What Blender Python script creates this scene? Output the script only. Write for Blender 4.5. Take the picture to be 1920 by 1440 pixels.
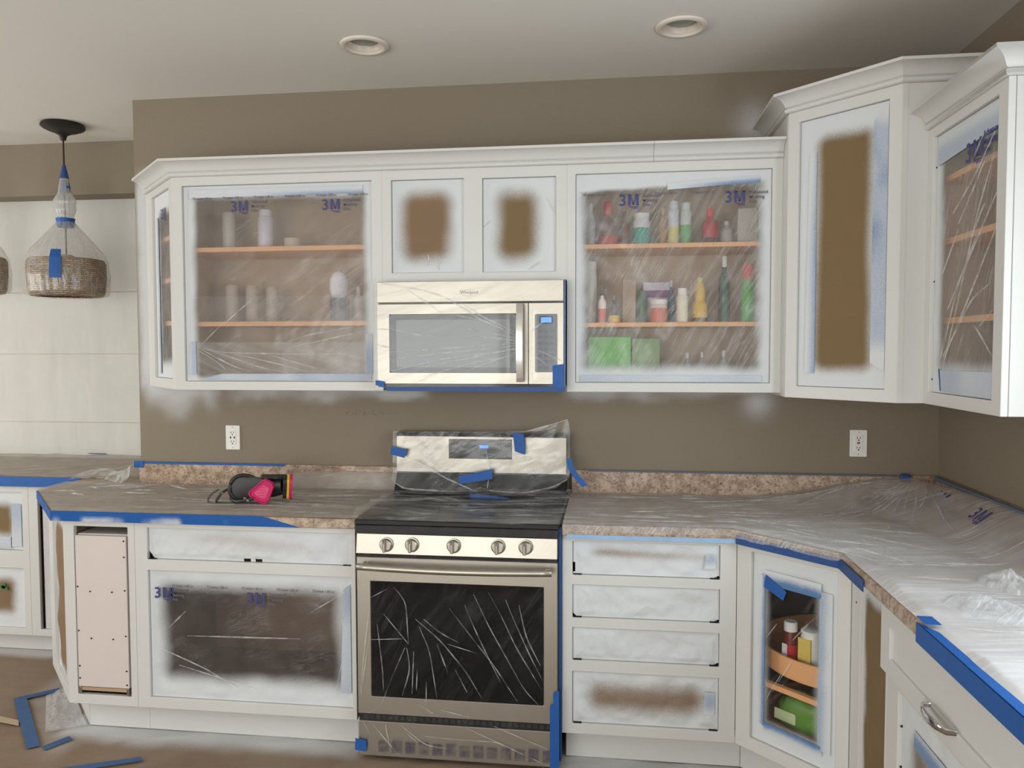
import bpy, math
import numpy as np
from mathutils import Matrix, Vector

for o in list(bpy.data.objects):
    bpy.data.objects.remove(o)
SC = bpy.context.scene
COL = SC.collection

# ------------------------------------------------------------------ camera
YAW, PITCH, ROLL = math.radians(7.2549), math.radians(-2.6066), math.radians(-0.1163)
_f = Vector((-math.sin(YAW)*math.cos(PITCH), math.cos(YAW)*math.cos(PITCH), math.sin(PITCH)))
_r = Vector((math.cos(YAW), math.sin(YAW), 0))
_u = _r.cross(_f)
_r2 = _r*math.cos(ROLL) + _u*math.sin(ROLL)
_u2 = -_r*math.sin(ROLL) + _u*math.cos(ROLL)
cam = bpy.data.cameras.new('camera')
cam.sensor_width = 36.0
cam.lens = 36.0*1442.32/1920.0
cam.clip_start = 0.05
co = bpy.data.objects.new('camera', cam)
COL.objects.link(co)
mw = Matrix.Identity(4)
for i, v in enumerate((_r2, _u2, -_f)):
    for j in range(3):
        mw[j][i] = v[j]
mw.translation = (0.5536, -3.4332, 1.5622)
co.matrix_world = mw
SC.camera = co

# ------------------------------------------------------------------ world, daylight, exposure
w = bpy.data.worlds.new('sky')
SC.world = w
w.use_nodes = True
bg = w.node_tree.nodes['Background']
bg.inputs[0].default_value = (0.80, 0.88, 1.0, 1)
bg.inputs[1].default_value = 1.0


def area(name, loc, target, sx, sy, power, col):
    l = bpy.data.lights.new(name, 'AREA')
    l.shape = 'RECTANGLE'
    l.size, l.size_y = sx, sy
    l.energy = power
    l.color = col
    o = bpy.data.objects.new(name, l)
    COL.objects.link(o)
    o.location = loc
    d = Vector(target) - Vector(loc)
    o.rotation_euler = d.to_track_quat('-Z', 'Y').to_euler()
    return o


area('daylight_sink_window', (1.94, -2.35, 1.62), (0.0, -2.35, 1.5), 1.25, 1.0, 33, (0.84, 0.93, 1.0))
area('daylight_patio_door', (-1.2, -5.93, 1.30), (-1.2, 0, 1.95), 3.4, 2.0, 128, (0.97, 0.985, 0.95))
area('daylight_left_window', (-4.52, -1.3, 1.5), (0, -0.6, 1.7), 1.9, 1.4, 54, (0.99, 0.975, 0.93))
area('daylight_nook_window', (-3.0, 0.93, 1.7), (-3.0, 0.0, 1.7), 2.4, 1.5, 5, (1.0, 0.96, 0.88))

SC.view_settings.view_transform = 'Standard'
SC.view_settings.look = 'None'
SC.view_settings.exposure = -0.13
SC.view_settings.gamma = 1.0
SC.view_settings.use_curve_mapping = False
SC.cycles.use_denoising = True
SC.cycles.max_bounces = 7
SC.cycles.diffuse_bounces = 4
SC.cycles.glossy_bounces = 3
SC.cycles.transmission_bounces = 4
SC.cycles.adaptive_threshold = 0.04
SC.cycles.transparent_max_bounces = 16
SC.cycles.sample_clamp_indirect = 6.0

# ------------------------------------------------------------------ helpers
def lin(c):
    return tuple((x/12.92 if x <= 0.04045 else ((x+0.055)/1.055)**2.4) for x in [v/255.0 for v in c])


_rng = np.random.RandomState(7)
_TAB = _rng.rand(512, 512)


def vn(x, y, seed=0):
    x = np.asarray(x, float) + seed*17.31
    y = np.asarray(y, float) + seed*9.77
    xi = np.floor(x).astype(int); yi = np.floor(y).astype(int)
    fx = x-xi; fy = y-yi
    fx = fx*fx*(3-2*fx); fy = fy*fy*(3-2*fy)
    t = lambda a, b: _TAB[a % 512, b % 512]
    return (t(xi, yi)*(1-fx)+t(xi+1, yi)*fx)*(1-fy)+(t(xi, yi+1)*(1-fx)+t(xi+1, yi+1)*fx)*fy


def fbm(x, y, seed=0, oct=3):
    s = 0; a = 0.5; tot = 0
    for k in range(oct):
        s = s+a*vn(x*2**k, y*2**k, seed+k*3); tot += a; a *= 0.5
    return s/tot


def sstep(a, b, x):
    t = np.clip((x-a)/(b-a), 0, 1)
    return t*t*(3-2*t)


def ridge(x, y, ang, la, lc, seed=0, p=3.0, warp=0.35):
    """thin crease lines running along direction ang; la length, lc spacing (m)"""
    c, s = math.cos(ang), math.sin(ang)
    a = (x*c+y*s)/la; b = (-x*s+y*c)/lc
    b = b+warp*6*(vn(a*0.9, b*0.15, seed+5)-0.5)
    n = 0.65*vn(a, b, seed)+0.35*vn(a*2.1, b*2.3, seed+2)
    return np.clip(1-np.abs(2*n-1), 0, 1)**p


def new_mesh_obj(name, verts, faces, mat, parent=None, smooth=False):
    me = bpy.data.meshes.new(name)
    me.from_pydata([tuple(v) for v in verts], [], faces)
    me.validate()
    if mat is not None:
        me.materials.append(mat)
    if smooth:
        me.polygons.foreach_set('use_smooth', [True]*len(me.polygons))
    me.update()
    o = bpy.data.objects.new(name, me)
    COL.objects.link(o)
    if parent is not None:
        o.parent = parent
    return o


def thing(name, label, cat, loc=(0, 0, 0), rz=0.0, group=None):
    o = bpy.data.objects.new(name, None)
    o.empty_display_size = 0.1
    COL.objects.link(o)
    o.location = loc
    o.rotation_euler = (0, 0, rz)
    return tag(o, label, cat, group)


def tag(o, label, cat, group=None):
    o['label'] = label
    o['category'] = cat
    if group:
        o['group'] = group
    return o


def struct(o):
    o['kind'] = 'structure'
    return o


class MB:
    def __init__(s):
        s.v = []; s.f = []

    def box(s, x0, x1, y0, y1, z0, z1):
        b = len(s.v)
        s.v += [(x0, y0, z0), (x1, y0, z0), (x1, y1, z0), (x0, y1, z0), (x0, y0, z1), (x1, y0, z1), (x1, y1, z1), (x0, y1, z1)]
        s.f += [tuple(b+i for i in q) for q in ((0, 3, 2, 1), (4, 5, 6, 7), (0, 1, 5, 4), (1, 2, 6, 5), (2, 3, 7, 6), (3, 0, 4, 7))]
        return s

    def prism(s, poly, z0, z1):
        n = len(poly)
        ar = sum(poly[i][0]*poly[(i+1) % n][1]-poly[(i+1) % n][0]*poly[i][1] for i in range(n))
        if ar < 0:
            poly = poly[::-1]
        b = len(s.v)
        s.v += [(p[0], p[1], z0) for p in poly]+[(p[0], p[1], z1) for p in poly]
        s.f += [tuple(b+i for i in range(n-1, -1, -1)), tuple(b+n+i for i in range(n))]
        s.f += [(b+i, b+(i+1) % n, b+n+(i+1) % n, b+n+i) for i in range(n)]
        return s

    def plate(s, poly, y0, y1):
        """polygon in x,z extruded along y"""
        n = len(poly)
        ar = sum(poly[i][0]*poly[(i+1) % n][1]-poly[(i+1) % n][0]*poly[i][1] for i in range(n))
        if ar < 0:
            poly = poly[::-1]
        b = len(s.v)
        s.v += [(p[0], y0, p[1]) for p in poly]+[(p[0], y1, p[1]) for p in poly]
        s.f += [tuple(b+i for i in range(n)), tuple(b+n+i for i in range(n-1, -1, -1))]
        s.f += [(b+i, b+n+i, b+n+(i+1) % n, b+(i+1) % n) for i in range(n)]
        return s

    def lathe(s, prof, cx=0, cy=0, seg=24, sx=1.0, sy=1.0):
        b = len(s.v); n = len(prof)
        for k in range(seg):
            a = 2*math.pi*k/seg
            for r, z in prof:
                s.v.append((cx+r*sx*math.cos(a), cy+r*sy*math.sin(a), z))
        for k in range(seg):
            k2 = (k+1) % seg
            for i in range(n-1):
                s.f.append((b+k*n+i, b+k2*n+i, b+k2*n+i+1, b+k*n+i+1))
        s.f.append(tuple(b+k*n for k in range(seg-1, -1, -1)))
        s.f.append(tuple(b+k*n+n-1 for k in range(seg)))
        return s

    def tube(s, pts, r, seg=8, closed=False, flat=1.0):
        pts = [Vector(p) for p in pts]
        n = len(pts); b = len(s.v)
        up = Vector((0, 0, 1))
        for i, p in enumerate(pts):
            if closed:
                d = pts[(i+1) % n]-pts[i-1]
            else:
                d = pts[min(i+1, n-1)]-pts[max(i-1, 0)]
            d.normalize()
            ref = up if abs(d.dot(up)) < 0.95 else Vector((1, 0, 0))
            e1 = d.cross(ref).normalized(); e2 = e1.cross(d).normalized()
            rr = r[i] if isinstance(r, (list, tuple)) else r
            for k in range(seg):
                a = 2*math.pi*k/seg
                s.v.append(tuple(p+e1*rr*flat*math.cos(a)+e2*rr*math.sin(a)))
        m = n if closed else n-1
        for i in range(m):
            j = (i+1) % n
            for k in range(seg):
                k2 = (k+1) % seg
                s.f.append((b+i*seg+k, b+j*seg+k, b+j*seg+k2, b+i*seg+k2))
        if not closed:
            s.f.append(tuple(b+k for k in range(seg-1, -1, -1)))
            s.f.append(tuple(b+(n-1)*seg+k for k in range(seg)))
        return s

    def xf(s, ox, oy, rz):
        c, sn = math.cos(rz), math.sin(rz)
        s.v = [(ox+x*c-y*sn, oy+x*sn+y*c, z) for x, y, z in s.v]
        return s

    def shift(s, dx, dy, dz):
        s.v = [(x+dx, y+dy, z+dz) for x, y, z in s.v]
        return s

    def build(s, name, mat, parent=None, smooth=False, bevel=0.0, seg=1, auto=None):
        o = new_mesh_obj(name, s.v, s.f, mat, parent, smooth)
        if bevel:
            m = o.modifiers.new('bevel', 'BEVEL')
            m.width = bevel; m.segments = seg; m.limit_method = 'ANGLE'; m.angle_limit = math.radians(40)
        if auto:
            for p, q in zip(o.data.edges, range(len(o.data.edges))):
                pass
            o.data.polygons.foreach_set('use_smooth', [True]*len(o.data.polygons))
            o.data.set_sharp_from_angle(angle=math.radians(auto))
        return o


def box(name, x0, x1, y0, y1, z0, z1, mat, parent=None, bevel=0.0):
    return MB().box(x0, x1, y0, y1, z0, z1).build(name, mat, parent, bevel=bevel)


def frame_mb(W, H, ops, th=0.019, y0=0.0):
    """panel W x H (local x,z) with rectangular openings, front at y0, thickness th"""
    xs = sorted({0.0, W} | {v for o in ops for v in o[:2]})
    zs = sorted({0.0, H} | {v for o in ops for v in o[2:]})
    nx, nz = len(xs)-1, len(zs)-1

    def full(i, j):
        if i < 0 or j < 0 or i >= nx or j >= nz:
            return False
        cx = (xs[i]+xs[i+1])/2; cz = (zs[j]+zs[j+1])/2
        return not any(o[0] < cx < o[1] and o[2] < cz < o[3] for o in ops)
    m = MB(); idx = {}

    def V(i, j, k):
        if (i, j, k) not in idx:
            idx[(i, j, k)] = len(m.v)
            m.v.append((xs[i], y0+k*th, zs[j]))
        return idx[(i, j, k)]
    for i in range(nx):
        for j in range(nz):
            if not full(i, j):
                continue
            m.f.append((V(i, j, 0), V(i+1, j, 0), V(i+1, j+1, 0), V(i, j+1, 0)))
            m.f.append((V(i, j, 1), V(i, j+1, 1), V(i+1, j+1, 1), V(i+1, j, 1)))
            if not full(i-1, j):
                m.f.append((V(i, j, 0), V(i, j+1, 0), V(i, j+1, 1), V(i, j, 1)))
            if not full(i+1, j):
                m.f.append((V(i+1, j, 0), V(i+1, j, 1), V(i+1, j+1, 1), V(i+1, j+1, 0)))
            if not full(i, j-1):
                m.f.append((V(i, j, 0), V(i, j, 1), V(i+1, j, 1), V(i+1, j, 0)))
            if not full(i, j+1):
                m.f.append((V(i, j+1, 0), V(i+1, j+1, 0), V(i+1, j+1, 1), V(i, j+1, 1)))
    return m


def grid_obj(name, P, mat, parent=None, attrs=None, uv=None, drop=None, smooth=True):
    ny, nx = P.shape[:2]
    me = bpy.data.meshes.new(name)
    idx = np.arange(ny*nx).reshape(ny, nx)
    q = np.stack([idx[:-1, :-1], idx[:-1, 1:], idx[1:, 1:], idx[1:, :-1]], -1)
    if drop is not None:
        q = q[~drop[:-1, :-1]]
    q = q.reshape(-1, 4)
    me.vertices.add(ny*nx)
    me.vertices.foreach_set('co', P.reshape(-1).astype(np.float32))
    me.loops.add(q.size)
    me.loops.foreach_set('vertex_index', q.reshape(-1).astype(np.int32))
    me.polygons.add(len(q))
    me.polygons.foreach_set('loop_start', np.arange(0, q.size, 4, dtype=np.int32))
    me.polygons.foreach_set('loop_total', np.full(len(q), 4, np.int32))
    me.polygons.foreach_set('use_smooth', np.full(len(q), smooth))
    me.update(calc_edges=True)
    me.validate()
    for k, a in (attrs or {}).items():
        at = me.attributes.new(k, 'FLOAT', 'POINT')
        at.data.foreach_set('value', np.asarray(a, np.float32).reshape(-1))
    if uv is not None:
        l = me.uv_layers.new(name='UVMap')
        vi = np.empty(len(me.loops), np.int32)
        me.loops.foreach_get('vertex_index', vi)
        UV = np.stack([uv[0].reshape(-1), uv[1].reshape(-1)], -1)[vi]
        l.data.foreach_set('uv', UV.reshape(-1).astype(np.float32))
    me.materials.append(mat)
    o = bpy.data.objects.new(name, me)
    COL.objects.link(o)
    if parent is not None:
        o.parent = parent
    return o


# ------------------------------------------------------------------ materials
def base_mat(name):
    m = bpy.data.materials.new(name)
    m.use_nodes = True
    nt = m.node_tree
    p = nt.nodes['Principled BSDF']
    return m, nt, p


def mth(nt, op, a, b=None, c=None, clamp=False):
    n = nt.nodes.new('ShaderNodeMath'); n.operation = op; n.use_clamp = clamp
    for i, v in enumerate((a, b, c)):
        if v is None:
            continue
        if isinstance(v, (int, float)):
            n.inputs[i].default_value = v
        else:
            nt.links.new(v, n.inputs[i])
    return n.outputs[0]


def noise(nt, vec, scale, detail=3, rough=0.55, dist=0.0):
    n = nt.nodes.new('ShaderNodeTexNoise')
    n.inputs['Scale'].default_value = scale
    n.inputs['Detail'].default_value = detail
    n.inputs['Roughness'].default_value = rough
    n.inputs['Distortion'].default_value = dist
    nt.links.new(vec, n.inputs['Vector'])
    return n.outputs[0]


def coords(nt, kind='Object'):
    return nt.nodes.new('ShaderNodeTexCoord').outputs[kind]


def mixc(nt, fac, a, b):
    n = nt.nodes.new('ShaderNodeMix'); n.data_type = 'RGBA'
    for s, v in ((n.inputs[0], fac), (n.inputs[6], a), (n.inputs[7], b)):
        if isinstance(v, tuple):
            s.default_value = (*v[:3], 1)
        elif isinstance(v, (int, float)):
            s.default_value = v
        else:
            nt.links.new(v, s)
    return n.outputs[2]


def maprange(nt, v, a, b, c=0.0, d=1.0):
    n = nt.nodes.new('ShaderNodeMapRange')
    n.interpolation_type = 'SMOOTHSTEP'
    nt.links.new(v, n.inputs[0])
    for i, x in enumerate((a, b, c, d)):
        n.inputs[i+1].default_value = x
    return n.outputs[0]


def bump(nt, h, strength, dist=0.01):
    n = nt.nodes.new('ShaderNodeBump')
    n.inputs['Strength'].default_value = strength
    n.inputs['Distance'].default_value = dist
    nt.links.new(h, n.inputs['Height'])
    return n.outputs[0]


def plain(name, col, rough=0.5, metal=0.0, var=0.06, vs=6.0, bs=0.0, bscale=80, emit=None, coat=0.0, trans=0.0):
    m, nt, p = base_mat(name)
    c = lin(col)
    o = coords(nt)
    n = noise(nt, o, vs)
    lo = tuple(x*(1-var) for x in c); hi = tuple(min(1, x*(1+var)) for x in c)
    nt.links.new(mixc(nt, n, lo, hi), p.inputs['Base Color'])
    p.inputs['Roughness'].default_value = rough
    p.inputs['Metallic'].default_value = metal
    p.inputs['Coat Weight'].default_value = coat
    p.inputs['Transmission Weight'].default_value = trans
    if bs:
        nt.links.new(bump(nt, noise(nt, o, bscale), bs, 0.002), p.inputs['Normal'])
    if emit:
        p.inputs['Emission Color'].default_value = (*lin(emit[0]), 1)
        p.inputs['Emission Strength'].default_value = emit[1]
    return m


PAINT = (212, 211, 207)
SPRAY = (214, 217, 219)


def attr(nt, name):
    n = nt.nodes.new('ShaderNodeAttribute'); n.attribute_name = name
    return n.outputs['Fac']


def sprayed(name, col, rough=0.7, var=0.12, vs=9.0, bs=0.25, bscale=14, spec=0.3, col2=None, vs2=2.5):
    """opaque surface carrying white paint overspray (attribute cover)"""
    m, nt, p = base_mat(name)
    o = coords(nt)
    c = lin(col)
    n = noise(nt, o, vs, 4)
    b = mixc(nt, n, tuple(x*(1-var) for x in c), tuple(x*(1+var) for x in c))
    if col2:
        b = mixc(nt, maprange(nt, noise(nt, o, vs2, 4), 0.45, 0.65), b, lin(col2))
    cov = attr(nt, 'cover')
    sp = noise(nt, o, 260, 2)
    cv = mth(nt, 'ADD', cov, mth(nt, 'MULTIPLY', mth(nt, 'SUBTRACT', sp, 0.5), mth(nt, 'MULTIPLY', mth(nt, 'MULTIPLY', cov, mth(nt, 'SUBTRACT', 1.0, cov)), 2.2)), clamp=True)
    nt.links.new(mixc(nt, cv, b, lin(SPRAY)), p.inputs['Base Color'])
    p.inputs['Roughness'].default_value = rough
    p.inputs['Specular IOR Level'].default_value = spec
    if bs:
        h = mth(nt, 'ADD', noise(nt, o, bscale, 3, 0.5, 0.6), mth(nt, 'MULTIPLY', noise(nt, o, bscale*6, 2), 0.12))
        nt.links.new(bump(nt, h, bs, 0.012), p.inputs['Normal'])
    return m


def film(name, haze=0.22, streak=0.35, ang=60.0, su=3.0, sv=45.0, tint=(222, 222, 220), gl=0.10, crinkle=0.0, bs=0.5):
    """clear masking film: transparent sheet, whitish where it is creased; attribute cover = overspray, crease = folds and painted sheen"""
    m, nt, p = base_mat(name)
    nt.nodes.remove(p)
    out = nt.nodes['Material Output']
    uv = nt.nodes.new('ShaderNodeTexCoord').outputs['UV']
    mp = nt.nodes.new('ShaderNodeMapping'); mp.vector_type = 'TEXTURE'
    mp.inputs['Rotation'].default_value = (0, 0, math.radians(ang))
    mp.inputs['Scale'].default_value = (1/su, 1/sv, 1)
    nt.links.new(uv, mp.inputs['Vector'])
    n1 = noise(nt, mp.outputs[0], 1.0, 3, 0.6, 0.5)
    rd = mth(nt, 'ABSOLUTE', mth(nt, 'SUBTRACT', n1, 0.5))
    line = maprange(nt, rd, 0.0, 0.05, 1.0, 0.0)
    patch = maprange(nt, noise(nt, uv, 5.0, 2), 0.38, 0.66)
    op = mth(nt, 'MULTIPLY', mth(nt, 'MULTIPLY', line, patch), streak)
    op = mth(nt, 'ADD', op, mth(nt, 'MULTIPLY', noise(nt, uv, 7.0, 3), haze*1.2))
    op = mth(nt, 'ADD', op, haze*0.4)
    if crinkle:
        n2 = noise(nt, uv, 70.0, 3, 0.6, 1.2)
        l2 = maprange(nt, mth(nt, 'ABSOLUTE', mth(nt, 'SUBTRACT', n2, 0.5)), 0.0, 0.035, 1.0, 0.0)
        op = mth(nt, 'ADD', op, mth(nt, 'MULTIPLY', mth(nt, 'MULTIPLY', l2, patch), crinkle))
    op = mth(nt, 'ADD', op, mth(nt, 'MULTIPLY', attr(nt, 'crease'), 0.55), clamp=True)
    nrm = bump(nt, mth(nt, 'ADD', n1, mth(nt, 'MULTIPLY', noise(nt, uv, 40.0, 3), 0.3)), bs, 0.01)
    tr = nt.nodes.new('ShaderNodeBsdfTransparent')
    df = nt.nodes.new('ShaderNodeBsdfDiffuse'); df.inputs[0].default_value = (*lin(tint), 1)
    tl = nt.nodes.new('ShaderNodeBsdfTranslucent'); tl.inputs[0].default_value = (*lin(tint), 1)
    gs = nt.nodes.new('ShaderNodeBsdfGlossy'); gs.inputs['Roughness'].default_value = 0.22
    gs.inputs[0].default_value = (0.9, 0.9, 0.9, 1)
    for n in (df, tl, gs):
        nt.links.new(nrm, n.inputs['Normal'])

    def ms(f, a, b):
        n = nt.nodes.new('ShaderNodeMixShader')
        if isinstance(f, float):
            n.inputs[0].default_value = f
        else:
            nt.links.new(f, n.inputs[0])
        nt.links.new(a, n.inputs[1]); nt.links.new(b, n.inputs[2])
        return n.outputs[0]
    body = ms(0.35, df.outputs[0], tl.outputs[0])
    s = ms(op, tr.outputs[0], body)
    s = ms(gl, s, gs.outputs[0])
    pd = nt.nodes.new('ShaderNodeBsdfDiffuse'); pd.inputs[0].default_value = (*lin(SPRAY), 1)
    nt.links.new(nrm, pd.inputs['Normal'])
    cov = attr(nt, 'cover')
    sp = noise(nt, uv, 300, 2)
    cv = mth(nt, 'ADD', cov, mth(nt, 'MULTIPLY', mth(nt, 'SUBTRACT', sp, 0.5), mth(nt, 'MULTIPLY', mth(nt, 'MULTIPLY', cov, mth(nt, 'SUBTRACT', 1.0, cov)), 1.6)), clamp=True)
    s = ms(cv, s, pd.outputs[0])
    nt.links.new(s, out.inputs['Surface'])
    return m


def steel(name, col=(184, 177, 165), rough=0.42, axis='x'):
    m, nt, p = base_mat(name)
    o = coords(nt)
    mp = nt.nodes.new('ShaderNodeMapping')
    mp.inputs['Scale'].default_value = (2, 2, 400) if axis == 'x' else (400, 400, 2)
    nt.links.new(o, mp.inputs['Vector'])
    n = noise(nt, mp.outputs[0], 1.0, 3)
    c = lin(col)
    nt.links.new(mixc(nt, n, tuple(x*0.93 for x in c), c), p.inputs['Base Color'])
    p.inputs['Metallic'].default_value = 1.0
    p.inputs['Roughness'].default_value = rough
    nt.links.new(bump(nt, n, 0.08, 0.001), p.inputs['Normal'])
    return m


M = {}
M['paint'] = plain('white_cabinet_paint', PAINT, 0.42, var=0.03, vs=3.0, bs=0.05, bscale=120)
M['primer'] = plain('pinkish_primer', (214, 202, 195), 0.6, var=0.04, vs=4.0)
M['maple'] = plain('maple_interior', (182, 155, 126), 0.5, var=0.10, vs=4.0)
M['shelf'] = plain('maple_shelf_edge', (226, 168, 116), 0.45, var=0.06, vs=6.0)
M['steel'] = steel('brushed_stainless')
M['steel_v'] = steel('brushed_stainless_vertical', (200, 196, 190), 0.24, 'z')
M['black_glass'] = plain('black_glass', (12, 12, 13), 0.10, var=0.0)
M['black_glass'].node_tree.nodes['Principled BSDF'].inputs['Specular IOR Level'].default_value = 0.30
M['dark_glass'] = plain('grey_screened_glass', (92, 96, 95), 0.18, var=0.05)
M['black'] = plain('black_plastic', (22, 22, 23), 0.45)
M['enamel'] = plain('black_enamel', (26, 27, 28), 0.22)
M['gap'] = plain('dark_gap', (20, 18, 17), 0.8)
M['lcd'] = plain('blue_display', (40, 90, 230), 0.3, emit=((70, 130, 255), 1.6))
M['tape'] = plain('blue_painters_tape', (22, 86, 160), 0.55, var=0.10, vs=30, bs=0.2, bscale=300)
M['tape_dark'] = plain('deep_blue_painters_tape', (36, 74, 132), 0.55, var=0.15, vs=30)
M['bronze'] = plain('dark_bronze', (38, 36, 32), 0.45, metal=0.3)
M['plastic_white'] = plain('white_plastic', (238, 236, 230), 0.35, var=0.02)
M['chrome'] = plain('chrome', (215, 215, 218), 0.12, metal=1.0)
M['screw'] = plain('dark_screw_hole', (40, 36, 34), 0.6)
M['ink'] = plain('film_ink_blue', (62, 66, 122), 0.6, var=0.1)
M['ink_grey'] = plain('film_ink_grey', (96, 94, 106), 0.6, var=0.1)
M['rubber'] = plain('black_rubber', (38, 37, 36), 0.5)
M['rubber_grey'] = plain('grey_silicone', (66, 64, 63), 0.4)
M['magenta'] = plain('magenta_filter', (206, 34, 104), 0.45, var=0.05)
M['magenta_pale'] = plain('pale_magenta_print', (222, 84, 128), 0.5)
M['yellow'] = plain('yellow_plastic', (214, 180, 52), 0.5)
M['wall'] = sprayed('taupe_wall_paint', (137, 125, 108), 0.7, var=0.03, vs=2.0, bs=0.08, bscale=40)
M['ceiling'] = plain('ceiling_paint', (230, 227, 219), 0.8, var=0.02, vs=1.5, bs=0.1, bscale=60)
M['kraft'] = sprayed('kraft_masking_paper', (132, 107, 82), 0.75, var=0.07, bs=0.22, bscale=10)
M['kraft_olive'] = sprayed('olive_kraft_masking_paper', (124, 102, 70), 0.75, var=0.05, bs=0.10, bscale=8)
M['paper_white'] = sprayed('white_sprayed_paper', (176, 165, 154), 0.75, var=0.10, bs=0.55, bscale=9)
M['floor'] = sprayed('floor_rosin_paper', (140, 121, 103), 0.75, var=0.12, vs=4.0, bs=0.25, bscale=6, col2=(130, 108, 90))
M['tape_counter'] = sprayed('counter_blue_tape', (22, 86, 160), 0.55, var=0.10, bs=0.05)
M['tape_spray'] = sprayed('oversprayed_blue_tape', (54, 108, 164), 0.6, var=0.10, bs=0.05)


def granite():
    m, nt, p = base_mat('brown_speckled_laminate')
    o = coords(nt)
    n1 = maprange(nt, noise(nt, o, 26, 5, 0.65), 0.32, 0.68)
    n2 = maprange(nt, noise(nt, o, 110, 3, 0.6), 0.54, 0.66)
    n3 = maprange(nt, noise(nt, o, 75, 4, 0.6, 0.6), 0.62, 0.70)
    c = mixc(nt, n1, lin((146, 122, 104)), lin((198, 176, 154)))
    c = mixc(nt, n2, c, lin((122, 96, 80)))
    c = mixc(nt, n3, c, lin((84, 64, 54)))
    nt.links.new(c, p.inputs['Base Color'])
    p.inputs['Roughness'].default_value = 0.35
    return m


M['granite'] = granite()


def weave():
    m, nt, p = base_mat('woven_seagrass')
    uv = coords(nt, 'UV')
    mp = nt.nodes.new('ShaderNodeMapping')
    nt.links.new(uv, mp.inputs['Vector'])
    br = nt.nodes.new('ShaderNodeTexBrick')
    br.inputs['Scale'].default_value = 1.0
    br.inputs['Brick Width'].default_value = 0.034
    br.inputs['Row Height'].default_value = 0.0105
    br.inputs['Mortar Size'].default_value = 0.0024
    br.inputs['Mortar Smooth'].default_value = 1.0
    br.inputs['Color1'].default_value = (*lin((196, 164, 120)), 1)
    br.inputs['Color2'].default_value = (*lin((140, 108, 72)), 1)
    br.inputs['Mortar'].default_value = (*lin((104, 80, 54)), 1)
    dn = nt.nodes.new('ShaderNodeTexNoise'); dn.inputs['Scale'].default_value = 45.0; dn.inputs['Detail'].default_value = 2.0
    nt.links.new(uv, dn.inputs['Vector'])
    va = nt.nodes.new('ShaderNodeVectorMath'); va.operation = 'MULTIPLY_ADD'; va.inputs[1].default_value = (0.02, 0.007, 0)
    nt.links.new(dn.outputs['Color'], va.inputs[0]); nt.links.new(mp.outputs[0], va.inputs[2])
    nt.links.new(va.outputs[0], br.inputs['Vector'])
    nt.links.new(br.outputs[0], p.inputs['Base Color'])
    p.inputs['Roughness'].default_value = 0.8
    inv = mth(nt, 'SUBTRACT', 1.0, br.outputs['Fac'])
    nt.links.new(bump(nt, inv, 0.9, 0.01), p.inputs['Normal'])
    return m


M['weave'] = weave()


def backlit():
    m, nt, p = base_mat('white_masking_paper')
    nt.nodes.remove(p)
    o = coords(nt)
    c = mixc(nt, noise(nt, o, 3.0, 3), lin((196, 192, 182)), lin((214, 211, 202)))
    df = nt.nodes.new('ShaderNodeBsdfDiffuse'); tl = nt.nodes.new('ShaderNodeBsdfTranslucent')
    nt.links.new(c, df.inputs[0]); nt.links.new(c, tl.inputs[0])
    mp = nt.nodes.new('ShaderNodeMapping'); mp.inputs['Scale'].default_value = (6, 6, 1.8)
    nt.links.new(o, mp.inputs['Vector'])
    b = bump(nt, noise(nt, mp.outputs[0], 1.0, 3, 0.5), 0.6, 0.03)
    nt.links.new(b, df.inputs['Normal'])
    x = nt.nodes.new('ShaderNodeMixShader'); x.inputs[0].default_value = 0.18
    nt.links.new(df.outputs[0], x.inputs[1]); nt.links.new(tl.outputs[0], x.inputs[2])
    nt.links.new(x.outputs[0], nt.nodes['Material Output'].inputs['Surface'])
    return m


M['backlit'] = backlit()


def crease_mat(name='film_fold', lo=0.05, hi=0.50):
    m, nt, p = base_mat(name)
    p.inputs['Base Color'].default_value = (0.78, 0.78, 0.77, 1)
    p.inputs['Roughness'].default_value = 0.3
    tr = nt.nodes.new('ShaderNodeBsdfTransparent')
    x = nt.nodes.new('ShaderNodeMixShader')
    o = coords(nt)
    nt.links.new(maprange(nt, noise(nt, o, 20, 3), 0.25, 0.7, lo, hi), x.inputs[0])
    nt.links.new(tr.outputs[0], x.inputs[1]); nt.links.new(p.outputs[0], x.inputs[2])
    nt.links.new(x.outputs[0], nt.nodes['Material Output'].inputs['Surface'])
    return m


M['crease'] = crease_mat()
M['crease_faint'] = crease_mat('faint_film_fold', 0.0, 0.42)
M['crease_white'] = crease_mat('white_film_fold', 0.10, 0.70)
M['film_left'] = film('film_left_upper', 0.27, 0.10, 35, 2.5, 26, gl=0.03, bs=0.10, tint=(206, 204, 200))
M['film_right'] = film('film_right_upper', 0.15, 0.32, 60, 5, 60, crinkle=0.05, gl=0.03, bs=0.10)
M['film_end'] = film('film_end_panel', 0.36, 0.12, 80, 4, 30, gl=0.03, bs=0.10)
M['film_rwall'] = film('film_right_wall', 0.30, 0.30, 68, 2.5, 40, gl=0.03, bs=0.10)
M['film_sink'] = film('film_sink_base', 0.10, 0.10, 20, 5, 40, crinkle=0.16, gl=0.03, bs=0.10)
M['film_corner'] = film('film_corner_base', 0.02, 0.10, 55, 3, 20, gl=0.03, bs=0.08)
M['film_oven'] = film('film_oven', 0.010, 0.04, 60, 2, 30, gl=0.006, bs=0.05)
M['film_mw'] = film('film_microwave', 0.035, 0.10, 20, 3, 35, gl=0.02, crinkle=0.05, bs=0.12)
M['film_guard'] = film('film_backguard', 0.07, 0.14, 25, 6, 30, crinkle=0.28, gl=0.03, bs=0.2)
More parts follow.
